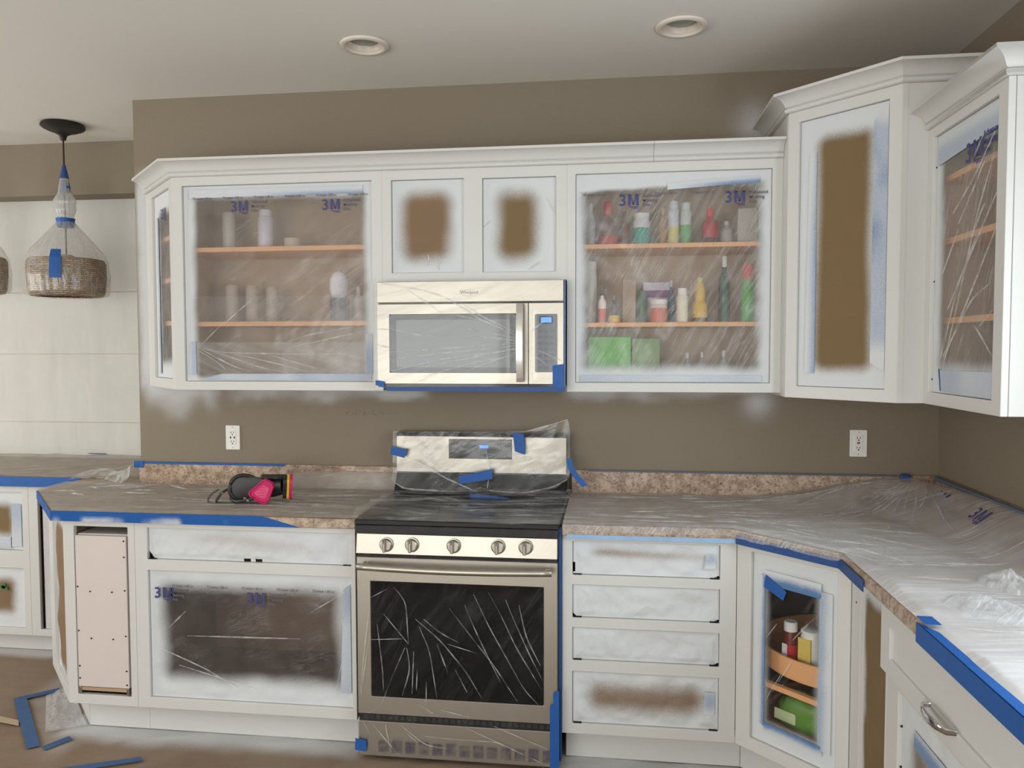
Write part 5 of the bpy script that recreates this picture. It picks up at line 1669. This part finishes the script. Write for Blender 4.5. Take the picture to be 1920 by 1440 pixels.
c0, c1, c2, c3 = [np.array(p) for p in ((-1.72, -0.635), (-1.60, -0.55), (-1.90, -0.25), (-1.955, -0.335))]
Q = ((c0*(1-X[..., None])+c1*X[..., None])*(1-Y[..., None])+(c3*(1-X[..., None])+c2*X[..., None])*Y[..., None])
Zq = 0.004+0.008*fbm(X*6, Y*6, 3)+0.02*X*sstep(0.2, 0.8, Y)
ff = grid_obj('plastic_scrap', np.stack([Q[..., 0], Q[..., 1], Zq], -1), M['film_counter_r'], None, {'cover': 0.25*sstep(0.3, 1, X), 'crease': 0.2*X}, (X, Y))
tag(ff, 'scrap of clear plastic on the floor under the angled cabinet', 'plastic scrap')

# ================================================================== things in the cabinets
G1 = 'bottles and jars in the upper right cabinet'
_pm = {}


def pc_(col, rough=0.4):
    k = (col, rough)
    if k not in _pm:
        _pm[k] = plain('goods_%d_%d_%d' % col, col, rough, var=0.05)
    return _pm[k]


def bottle(name, label, cat, x0, x1, z0, z1, y, body, cap=None, kind='bottle', low=None, lowf=0.5, lab=None, group=G1, capf=0.16, square=False):
    r = (x1-x0)/2; h = z1-z0; cx = (x0+x1)/2
    t = thing(name, label, cat, (cx, y, z0), 0, group)
    seg = 20
    sy = min(1.0, 0.11/(2*r)) if r > 0 else 1
    if kind == 'box':
        box('body', -r, r, -min(r, 0.04), min(r, 0.04), 0, h, pc_(body), t, 0.002)
        if low:
            box('label_panel', -r*1.005, r*1.005, -min(r, 0.04)-0.0008, min(r, 0.04), h*lab[0], h*lab[1], pc_(low), t)
        return t
    if kind == 'bottle':
        hb = h*(1-capf)
        prof = [(r*0.92, 0), (r, h*0.03), (r, hb*0.68), (r*0.85, hb*0.80), (r*0.45, hb*0.90), (r*0.38, hb)]
        rc = r*0.44
    elif kind == 'jar':
        hb = h*(1-capf)
        prof = [(r*0.92, 0), (r, h*0.04), (r, hb*0.86), (r*0.88, hb*0.97), (r*0.86, hb)]
        rc = r*0.97
    elif kind == 'can':
        hb = h*(1-capf)
        prof = [(r*0.94, 0), (r, h*0.02), (r, hb*0.93), (r*0.80, hb)]
        rc = r*0.82
    elif kind == 'flask':
        hb = h*(1-capf)
        prof = [(r*0.92, 0), (r, h*0.03), (r*0.98, hb*0.42), (r*0.62, hb*0.52), (r*0.74, hb*0.66), (r*0.66, hb*0.82), (r*0.34, hb)]
        rc = r*0.40
    bb = MB().lathe(prof, 0, 0, seg, 1, sy).build('body', pc_(body), t, auto=40)
    if low:
        MB().lathe([(r*1.012, h*0.025), (r*1.012, h*lowf)], 0, 0, seg, 1, sy).build('label_band', pc_(low), t, smooth=False)
    if cap:
        MB().lathe([(rc, hb-0.001), (rc, h*0.985), (rc*0.9, h)], 0, 0, seg, 1, sy).build('cap', pc_(cap), t, auto=40)
    return t


S1, S2, S0 = 1.983, 1.669, ZUB+0.0195
YS = -0.19
bottle('bottle', 'tall grey bottle at the left end of the top shelf', 'bottle', 0.452, 0.492, S1, 2.165, YS, (176, 174, 178), (200, 200, 200))
bottle('bottle', 'dark red sauce bottle with red cap and red base band on the top shelf', 'bottle', 0.503, 0.585, S1, 2.170, YS, (108, 78, 66), (196, 56, 60), low=(186, 38, 48), lowf=0.22, capf=0.28)
bottle('bottle', 'brown glass bottle beside the red sauce bottle on the top shelf', 'bottle', 0.588, 0.633, S1, 2.128, YS, (104, 66, 46), (96, 60, 46))
bottle('bottle', 'white bottle with teal lower label on the top shelf', 'bottle', 0.647, 0.715, S1, 2.120, YS, (226, 224, 232), (236, 234, 238), 'jar', (20, 158, 146), 0.55, capf=0.14)
bottle('bottle', 'amber bottle left of the white and yellow bottle on the top shelf', 'bottle', 0.750, 0.784, S1, 2.138, YS, (164, 118, 66), (190, 160, 110))
bottle('bottle', 'white spray bottle with yellow lower label on the top shelf', 'bottle', 0.788, 0.832, S1, 2.165, YS, (214, 214, 228), (228, 228, 234), 'can', (222, 208, 128), 0.42)
bottle('bottle', 'white bottle with green lower label on the top shelf', 'bottle', 0.838, 0.882, S1, 2.158, YS, (206, 214, 210), (222, 226, 224), 'can', (84, 168, 92), 0.48)
bottle('bottle', 'bright red bottle with red cap on the top shelf', 'bottle', 0.923, 0.990, S1, 2.132, YS, (176, 30, 46), (222, 30, 40), 'bottle', (70, 44, 44), 0.20, capf=0.2)
bottle('bottle', 'small translucent grey bottle right of the red bottle on the top shelf', 'bottle', 0.998, 1.046, S1, 2.080, YS, (160, 154, 148), (190, 186, 182))
bottle('carton', 'pale grey carton at the right end of the top shelf', 'carton', 1.062, 1.136, S1, 2.125, YS, (182, 174, 164), kind='box')
bottle('jug', 'tall white jug at the left end of the middle shelf', 'jug', 0.450, 0.498, S2, 1.925, YS, (214, 210, 208), (224, 222, 220), 'jar', capf=0.12)
bottle('bottle', 'small white and red bottle with dark green cap on the middle shelf', 'bottle', 0.504, 0.538, S2, 1.812, YS-0.06, (232, 222, 216), (44, 70, 52), 'bottle', (212, 132, 122), 0.4, capf=0.22)
bottle('bottle', 'slim dark bottle behind the yellow tin on the middle shelf', 'bottle', 0.556, 0.582, S2, 1.785, YS, (72, 62, 66), (150, 144, 146))
bottle('tin', 'low yellow tin on the middle shelf', 'tin', 0.548, 0.594, S2, 1.697, YS-0.07, (218, 178, 44), (224, 190, 60), 'jar', capf=0.2)
bottle('carton', 'tall tan carton on the middle shelf', 'carton', 0.604, 0.660, S2, 1.850, YS+0.03, (166, 142, 118), kind='box')
bottle('jar', 'dark green jar beside the tan carton on the middle shelf', 'jar', 0.663, 0.708, S2, 1.800, YS, (56, 98, 62), (66, 88, 66), 'jar')
bottle('carton', 'white carton with purple band at the back of the middle shelf', 'carton', 0.690, 0.800, S2, 1.840, YS+0.075, (196, 186, 200), kind='box', low=(116, 38, 108), lab=(0.62, 0.80))
bottle('jar', 'jar with wide white lid and orange-red label on the middle shelf', 'jar', 0.714, 0.784, S2, 1.762, YS-0.05, (222, 206, 196), (238, 234, 228), 'jar', (206, 110, 84), 0.62, capf=0.2)
bottle('bottle', 'blue bottle behind the white bottle on the middle shelf', 'bottle', 0.790, 0.822, S2, 1.848, YS+0.04, (66, 96, 132), (190, 188, 200))
bottle('bottle', 'white bottle with white cap and brown side on the middle shelf', 'bottle', 0.820, 0.866, S2, 1.806, YS-0.06, (238, 230, 208), (244, 242, 238), 'can', capf=0.2)
bottle('bottle', 'yellow squeeze bottle with a pinched waist on the middle shelf', 'bottle', 0.884, 0.946, S2, 1.850, YS-0.03, (222, 178, 56), (214, 196, 120), 'flask', (72, 52, 36), 0.10, capf=0.08)
bottle('bottle', 'dark green glass bottle with white cap on the middle shelf', 'bottle', 0.992, 1.040, S2, 1.938, YS, (30, 74, 56), (222, 220, 216))
bottle('spray_can', 'green spray can with red cap at the right end of the middle shelf', 'spray can', 1.074, 1.129, S2, 1.900, YS-0.05, (82, 158, 62), (206, 58, 52), 'can', None, capf=0.26)
bottle('box', 'bright green box on the bottom of the bottle cabinet', 'box', 0.464, 0.640, S0, 1.612, YS+0.04, (108, 190, 78), kind='box')
bottle('box', 'pale green box beside the bright green box', 'box', 0.645, 0.760, S0, 1.605, YS+0.05, (134, 160, 104), kind='box')
bottle('bottle', 'leftmost small clear bottle on the bottom of the bottle cabinet', 'bottle', 0.852, 0.888, S0, 1.545, YS, (150, 140, 140), (206, 206, 210))
bottle('bottle', 'middle small clear bottle on the bottom of the bottle cabinet', 'bottle', 0.914, 0.944, S0, 1.548, YS, (146, 130, 128), (210, 200, 200))
bottle('bottle', 'rightmost small clear bottle on the bottom of the bottle cabinet', 'bottle', 0.998, 1.034, S0, 1.555, YS, (158, 150, 146), (206, 204, 202))
G2 = 'dishes and bottles in the upper left cabinet'
T1, T2 = 1.982+0.0185, 1.664+0.0185
bottle('bottle', 'tall white bottle on the top shelf of the left upper cabinet', 'bottle', -0.992, -0.924, T1, 2.178, -0.17, (220, 214, 226), (230, 228, 234), 'can', group=G2)
bottle('tumbler', 'pale tumbler right of the white bottle on the left top shelf', 'tumbler', -0.870, -0.796, T1, 2.062, -0.17, (206, 188, 168), None, 'can', group=G2)
bottle('tumbler', 'tall pale tumbler at the left of the left top shelf', 'tumbler', -1.168, -1.112, T1, 2.205, -0.15, (196, 188, 178), None, 'can', group=G2)
bottle('glass', 'leftmost pale glass on the middle shelf of the left cabinet', 'glass', -1.170, -1.112, T2, 1.885, -0.13, (186, 170, 158), None, 'can', group=G2)
bottle('glass', 'second pale glass on the middle shelf of the left cabinet', 'glass', -1.074, -1.018, T2, 1.882, -0.13, (186, 170, 158), None, 'can', group=G2)
bottle('glass', 'third pale glass on the middle shelf of the left cabinet', 'glass', -0.978, -0.924, T2, 1.872, -0.13, (186, 172, 160), None, 'can', group=G2)
t = thing('canister', 'dark grey canister with rounded white top in the left upper cabinet', 'canister', (-0.615, -0.19, T2), 0, G2)
MB().lathe([(0.040, 0), (0.042, 0.01), (0.042, 0.10)], 0, 0, 24).build('base', pc_((70, 70, 76)), t, auto=40)
MB().lathe([(0.032, 0.1), (0.040, 0.125), (0.043, 0.155), (0.040, 0.185), (0.028, 0.208), (0.012, 0.218), (0.001, 0.220)], 0, 0, 24).build('top', pc_((232, 230, 240)), t, smooth=True)
bottle('bottle', 'small pale bottle right of the canister in the left upper cabinet', 'bottle', -0.566, -0.520, T2, 1.835, -0.15, (206, 196, 192), (216, 212, 210), group=G2)
# carousel goods
G3 = 'goods on the corner carousel'
CA = math.radians(-45)


def cloc(a, b, z):
    return (1.010+a*math.cos(CA)-b*math.sin(CA), -0.615+a*math.sin(CA)+b*math.cos(CA), z)


def on_carousel(t, a, b, z):
    t.location = cloc(a, b, z)
    t.rotation_euler = (0, 0, CA)


t = bottle('jar', 'small jar with white cap and red label on the corner carousel', 'jar', -0.024, 0.024, 0.4335, 0.597, 0, (110, 40, 34), (240, 238, 234), 'jar', (188, 40, 46), 0.5, group=G3, capf=0.20)
on_carousel(t, 0.150, 0.110, 0.4335)
box('label_panel', -0.018, 0.002, -0.0255, -0.022, 0.03, 0.085, pc_((230, 224, 220)), t)
t = bottle('canister', 'white canister with yellow label on the corner carousel', 'canister', -0.040, 0.040, 0.4335, 0.585, 0, (226, 222, 214), (222, 226, 224), 'jar', None, group=G3, capf=0.06)
on_carousel(t, 0.225, 0.125, 0.4335)
box('label_panel', -0.030, 0.018, -0.042, -0.036, 0.045, 0.125, pc_((214, 190, 96)), t)
t = thing('snack_bag', 'bright green bag lying on the lower carousel tray', 'bag', cloc(0.21, 0.145, 0.2035), CA, None)
nn_ = 26
U_, V_ = np.meshgrid(np.linspace(0, 2*math.pi, nn_+1), np.linspace(0, math.pi, 16))
_sp = lambda v: np.sign(v)*np.abs(v)**0.55
nz_ = fbm(np.cos(U_)*2.2+5, np.sin(U_)*2.2+V_*1.7, 6)-0.5
P = np.stack([0.112*_sp(np.sin(V_))*_sp(np.cos(U_))*(1+0.25*nz_), 0.060*_sp(np.sin(V_))*_sp(np.sin(U_))*(1+0.4*nz_), 0.055+0.055*_sp(np.cos(V_))*(1+0.7*nz_)], -1)
P[..., 2] -= P[..., 2].min()
grid_obj('bag', P, pc_((104, 146, 62)), t, {}, (U_, V_))
box('printed_panel', -0.105, -0.02, -0.064, -0.058, 0.035, 0.075, pc_((206, 218, 170)), t, 0.003)

# ================================================================== outlets
def outlet(x, z, label, usb, red):
    t = thing('wall_outlet', label, 'outlet', (x, 0, z))
    MB().plate(rrect(-0.035, 0.035, -0.0575, 0.0575, 0.004), -0.006, -0.0005).build('cover_plate', M['plastic_white'], t, bevel=0.0012)
    MB().plate(rrect(-0.0165, 0.0165, -0.0335, 0.0335, 0.002), -0.0085, -0.005).build('receptacle', M['plastic_white'], t, bevel=0.0008)
    mb = MB()
    for s in (-1, 1):
        cz = s*0.021
        mb.box(-0.0075, -0.0050, -0.0090, -0.0085, cz-0.001, cz+0.007); mb.box(0.0045, 0.0070, -0.0090, -0.0085, cz-0.001, cz+0.007)
        mb.plate(rrect(-0.0028, 0.0028, cz-0.0095, cz-0.004, 0.002, 3), -0.0090, -0.0085)
    mb.build('slots', M['screw'], t)
    if usb:
        for x_ in (-0.012, 0.0065):
            box('usb_port', x_, x_+0.0055, -0.0092, -0.0084, -0.005, 0.006, M['black'], t)
    if red:
        box('reset_button', -0.006, 0.0045, -0.0105, -0.0084, -0.0035, 0.0005, pc_((206, 40, 34)), t, 0.0005)
        box('test_button', -0.006, 0.0045, -0.0105, -0.0084, 0.002, 0.006, M['screw'], t, 0.0005)
    for z_ in (-0.048, 0.048):
        mb = MB().lathe([(0.0028, 0), (0.0028, 0.0012)], seg=12)
        mb.v = [(a, -0.006-c, z_+b) for a, b, c in mb.v]
        mb.build('screw', plain('screw_head', (190, 188, 182), 0.4), t)


outlet(-1.215, 1.1465, 'white wall outlet with two USB ports left of the oven', True, False)
outlet(1.607, 1.157, 'white wall outlet with a red reset button near the right corner', False, True)

# ================================================================== recessed lights
for (x, y, l) in ((-0.393, -0.497, 'left recessed ceiling light above the microwave, switched off'), (0.808, -0.512, 'right recessed ceiling light, switched off')):
    t = thing('recessed_light', l, 'ceiling light', (x, y, H-0.001), 0, 'recessed ceiling lights')
    seg = 48
    def ring(prof):
        r = MB(); k_ = len(prof)
        for k in range(seg):
            a = 2*math.pi*k/seg
            for rr, z_ in prof:
                r.v.append((rr*math.cos(a), rr*math.sin(a), z_))
        for k in range(seg):
            k2 = (k+1) % seg
            for i in range(k_-1):
                r.f.append((k*k_+i, k*k_+i+1, k2*k_+i+1, k2*k_+i))
        return r
    ring([(0.094, 0.0), (0.094, -0.004), (0.090, -0.008), (0.078, -0.010), (0.072, -0.008), (0.070, -0.004), (0.070, 0.0)]).build('trim_ring', pc_((226, 216, 204)), t, auto=50)
    ring([(0.070, -0.004), (0.0605, 0.004), (0.0600, 0.045), (0.0585, 0.062)]).build('baffle', pc_((214, 202, 186)), t, smooth=True)
    MB().lathe([(0.0, 0.006), (0.025, 0.009), (0.045, 0.014), (0.0595, 0.024), (0.0595, 0.026)], 0, 0, 40).build('lens', pc_((150, 156, 148), 0.3), t, smooth=True)

# ================================================================== pendants
def pendant(x, y, label, zs=0.0, full=True):
    t = thing('pendant_lamp', label, 'pendant lamp', (x, y, 0.0), 0, 'bagged pendant lamps')
    MB().lathe([(0.012, 2.655), (0.020, 2.680), (0.045, 2.694), (0.070, 2.702), (0.096, 2.714), (0.105, 2.722), (0.103, 2.732), (0.098, 2.7385)], 0, 0, 40).build('canopy', M['bronze'], t, auto=50)
    MB().tube([(0, 0, 2.66), (0, 0, 2.06+zs)], 0.004, 8).build('cord', M['bronze'], t)
    # woven shade
    ns, nz = 64, 12
    U_, V_ = np.meshgrid(np.linspace(0, 2*math.pi, ns+1), np.linspace(0, 1, nz))
    prof_r = np.interp(V_, [0, 0.06, 0.5, 0.94, 1.0], [0.170, 0.178, 0.186, 0.186, 0.175])
    P = np.stack([prof_r*np.cos(U_), prof_r*np.sin(U_), 1.845+zs+0.19*V_], -1)
    grid_obj('woven_shade', P, M['weave'], t, {}, (U_*0.186, V_*0.19))
    MB().lathe([(0.170, 2.030+zs), (0.05, 2.040+zs), (0.03, 2.06+zs)], 0, 0, 40).build('shade_top', M['weave'], t)
    # bag
    nu, nv = 90, 60
    U_, V_ = np.meshgrid(np.linspace(0, 2*math.pi, nu+1), np.linspace(0, 1, nv))
    zb = 1.838+zs+(2.500-1.838)*V_
    rb = np.interp(zb-zs, [1.838, 1.842, 1.86, 1.95, 2.03, 2.08, 2.14, 2.20, 2.235, 2.26, 2.29, 2.32, 2.345, 2.38, 2.42, 2.46, 2.50], [0.150, 0.186, 0.198, 0.202, 0.192, 0.165, 0.115, 0.065, 0.038, 0.036, 0.050, 0.048, 0.052, 0.030, 0.026, 0.018, 0.008])
    fold = (0.5-np.abs(2*vn(np.cos(U_)*4+9+V_*1.5, np.sin(U_)*4+9, 3)-1))
    rb = rb*(1+0.10*fold*sstep(2.0, 2.15, zb-zs)+0.03*fold)
    P = np.stack([rb*np.cos(U_), rb*np.sin(U_), zb], -1)
    cr_ = 0.25*sstep(2.02, 2.12, zb-zs)+0.35*sstep(2.24, 2.30, zb-zs)+0.35*ridge(U_*0.19, zb, 1.3, 0.3, 0.05, 17, 5)
    grid_obj('plastic_bag', P, M['film_bag'], t, {'cover': 0*zb, 'crease': cr_}, (U_*0.19, zb))
    MB().lathe([(0.040, 2.205+zs), (0.042, 2.228+zs), (0.046, 2.250+zs)], 0, 0, 24).build('tape_collar', M['tape'], t, smooth=False)
    tp = MB(); a0 = math.radians(-67.3)
    for i in range(8):
        z_ = 1.925+zs+0.145*i/7
        rr = float(np.interp(z_-zs, [1.86, 1.95, 2.03, 2.08, 2.14], [0.206, 0.209, 0.200, 0.174, 0.124]))+0.003
        for j in range(4):
            a = a0+(j-1.5)*0.085
            tp.v.append((rr*math.cos(a), rr*math.sin(a), z_))
    for i in range(7):
        for j in range(3):
            tp.f.append((i*4+j, i*4+j+1, i*4+5+j, i*4+4+j))
    tp.build('tape_patch', M['tape'], t)
    tw = MB()
    for i, (z_, r_) in enumerate(((2.50, 0.012), (2.48, 0.020), (2.462, 0.022))):
        pass
    MB().lathe([(0.022, 2.458+zs), (0.016, 2.49+zs), (0.007, 2.528+zs)], 0, 0, 12).build('tape_wrap', M['tape_dark'], t)
    MB().lathe([(0.026, 2.385+zs), (0.030, 2.41+zs), (0.022, 2.445+zs)], 0, 0, 9, 1.0, 0.8).build('tape_wrap', M['tape_dark'], t)
    return t


pendant(-2.283, 0.31, 'woven pendant lamp wrapped in a clear bag with blue tape, hanging over the far counter')
pendant(-2.865, 0.31, 'second bagged pendant lamp cut off by the left photo edge', 0.025)

def smooth_path(pts, n=6):
    P = [np.array(p, float) for p in pts]
    P = [2*P[0]-P[1]]+P+[2*P[-1]-P[-2]]
    out = []
    for i in range(1, len(P)-2):
        for k in range(n):
            t = k/n
            a, b, c, d = P[i-1:i+3]
            out.append(tuple(0.5*((2*b)+(-a+c)*t+(2*a-5*b+4*c-d)*t*t+(-a+3*b-3*c+d)*t**3)))
    out.append(tuple(P[-2]))
    return out


# ================================================================== respirator
RS = thing('respirator', 'half-mask respirator with magenta filters lying on the left counter', 'respirator', (-0.92, -0.38, CTZ+0.004))
# face seal: open cup looking to the left front
def ringtube(cx, cy, cz, rx, rz, tilt, r, n=36, squash=1.0):
    pts = []
    for k in range(n):
        a = 2*math.pi*k/n
        x = rx*math.cos(a); z = rz*math.sin(a)*(1.0-0.18*math.cos(a))
        pts.append((cx+x*math.cos(tilt), cy+x*math.sin(tilt), cz+z))
    return pts


ps = ringtube(-0.045, -0.01, 0.062, 0.062, 0.052, 0.55, 0.01)
MB().tube(ps, 0.0085, 8, True).build('face_seal', M['rubber'], RS, smooth=True)
# cup shell from the seal towards the right rear
cup = MB(); nC = 30; lv = 7
for j in range(lv):
    t_ = j/(lv-1)
    for k in range(nC):
        a = 2*math.pi*k/nC
        rx = 0.062*(1-0.55*t_); rz = 0.050*(1-0.35*t_)
        x = rx*math.cos(a); z = rz*math.sin(a)*(1-0.18*math.cos(a)*(1-t_))
        tl = 0.55
        cup.v.append((-0.045+x*math.cos(tl)+0.085*t_, -0.01+x*math.sin(tl)+0.030*t_, 0.062+z+0.004*t_))
for j in range(lv-1):
    for k in range(nC):
        k2 = (k+1) % nC
        cup.f.append((j*nC+k, j*nC+k2, (j+1)*nC+k2, (j+1)*nC+k))
cup.build('facepiece', M['rubber_grey'], RS, smooth=True)
MB().lathe([(0.020, 0), (0.034, 0.006), (0.036, 0.03), (0.030, 0.05), (0.012, 0.056)], 0, 0, 24).shift(0.085, 0.025, 0.038).build('valve_housing', M['rubber'], RS, auto=40)
MB().tube([(0.03, 0.0, 0.055), (0.07, 0.01, 0.062), (0.115, 0.012, 0.068)], [0.034, 0.040, 0.034], 14).build('mask_body', M['rubber'], RS, smooth=True)
MB().prism([(0.01, 0.02), (0.12, 0.035), (0.145, 0.0), (0.10, -0.03), (0.03, -0.02)], 0.100, 0.116).build('nose_bridge', M['rubber'], RS, bevel=0.006)


def cartridge(poly, loc, rz_, rx_, th, with_yellow, name='filter_cartridge'):
    e = MB()
    n = len(poly)
    c = np.mean(np.array(poly), 0)

    def rg(s, y):
        return [(c[0]+(p[0]-c[0])*s, y, c[1]+(p[1]-c[1])*s) for p in poly]
    rings = [rg(0.90, th), rg(1.0, th*0.85), rg(1.0, 0.004), rg(0.97, 0.0), rg(0.90, 0.0), rg(0.84, 0.010), rg(0.62, 0.010)]
    for r in rings:
        e.v += r
    for i in range(len(rings)-1):
        for k in range(n):
            k2 = (k+1) % n
            e.f.append((i*n+k, (i+1)*n+k, (i+1)*n+k2, i*n+k2))
    e.f.append(tuple(range(n))); e.f.append(tuple((len(rings)-1)*n+k for k in range(n-1, -1, -1)))

    def place(mb):
        cz, sz, cxr, sxr = math.cos(rz_), math.sin(rz_), math.cos(rx_), math.sin(rx_)
        out = []
        for x, y, z in mb.v:
            y, z = y*cxr-z*sxr, y*sxr+z*cxr
            x, y = x*cz-y*sz, x*sz+y*cz
            out.append((x+loc[0], y+loc[1], z+loc[2]))
        mb.v = out
        return mb
    o = place(e).build(name, M['magenta'], RS, auto=50)
    pm = MB()
    pp = rg(0.56, 0.0)
    k = MB().plate([(p[0], p[2]) for p in pp], 0.0085, 0.0105)
    place(k).build('filter_print', M['magenta_pale'], o)
    g = MB()
    for q_ in range(5):
        zq = c[1]-0.022+q_*0.011
        g.box(c[0]-0.018+0.002*q_, c[0]+0.012+0.002*q_, 0.0078, 0.0084, zq, zq+0.0022)
    gq = place(g).build('filter_lettering', M['magenta'], o)
    gq['kind'] = 'stuff'
    if with_yellow:
        q = MB().plate([(c[0]+(p[0]-c[0])*0.97, c[1]+(p[1]-c[1])*0.97) for p in poly], th+0.0005, th+0.010)
        place(q).build('yellow_band', M['yellow'], o)
        q = MB().plate([(c[0]+(p[0]-c[0])*0.90, c[1]+(p[1]-c[1])*0.90) for p in poly], th+0.0105, th+0.026)
        place(q).build('cartridge_base', M['rubber'], o)
    return o


fpoly = [(0.008, 0.052), (0.040, 0.034), (0.046, 0.020), (0.020, -0.046), (0.008, -0.056), (-0.010, -0.054), (-0.054, -0.028), (-0.062, -0.014), (-0.058, -0.002)]
fpoly = [(p[0]*1.0, p[1]*1.0) for p in fpoly]
cartridge(fpoly, (0.060, -0.070, 0.060), 0.10, 0.12, 0.020, False)
cartridge([(-p[0], p[1]) for p in fpoly], (0.158, 0.000, 0.072), 1.98, 0.05, 0.012, True)
MB().tube(smooth_path([(-0.10, -0.03, 0.062), (-0.125, -0.05, 0.048), (-0.145, -0.06, 0.02), (-0.150, -0.055, 0.006), (-0.11, -0.05, 0.003), (-0.06, -0.055, 0.004), (0.0, -0.05, 0.006), (0.05, -0.045, 0.005)]), 0.0055, 8, flat=0.4).build('strap', M['rubber'], RS, smooth=True)
MB().tube(smooth_path([(-0.145, -0.045, 0.060), (-0.172, -0.055, 0.040), (-0.185, -0.06, 0.018), (-0.172, -0.062, 0.005), (-0.13, -0.07, 0.003), (-0.08, -0.075, 0.004)]), 0.004, 8, flat=0.4).build('strap', M['rubber_grey'], RS, smooth=True)
MB().tube(smooth_path([(-0.10, -0.035, 0.020), (-0.06, -0.065, 0.014), (-0.01, -0.078, 0.022), (0.02, -0.075, 0.03)]), 0.007, 8, flat=0.6).build('harness', M['rubber'], RS, smooth=True)
for p in ((-0.015, -0.076, 0.030), (0.0, -0.082, 0.022), (-0.128, -0.052, 0.044)):
    MB().box(-0.006, 0.006, -0.003, 0.003, -0.004, 0.004).shift(*p).build('buckle', M['chrome'], RS, bevel=0.0015)
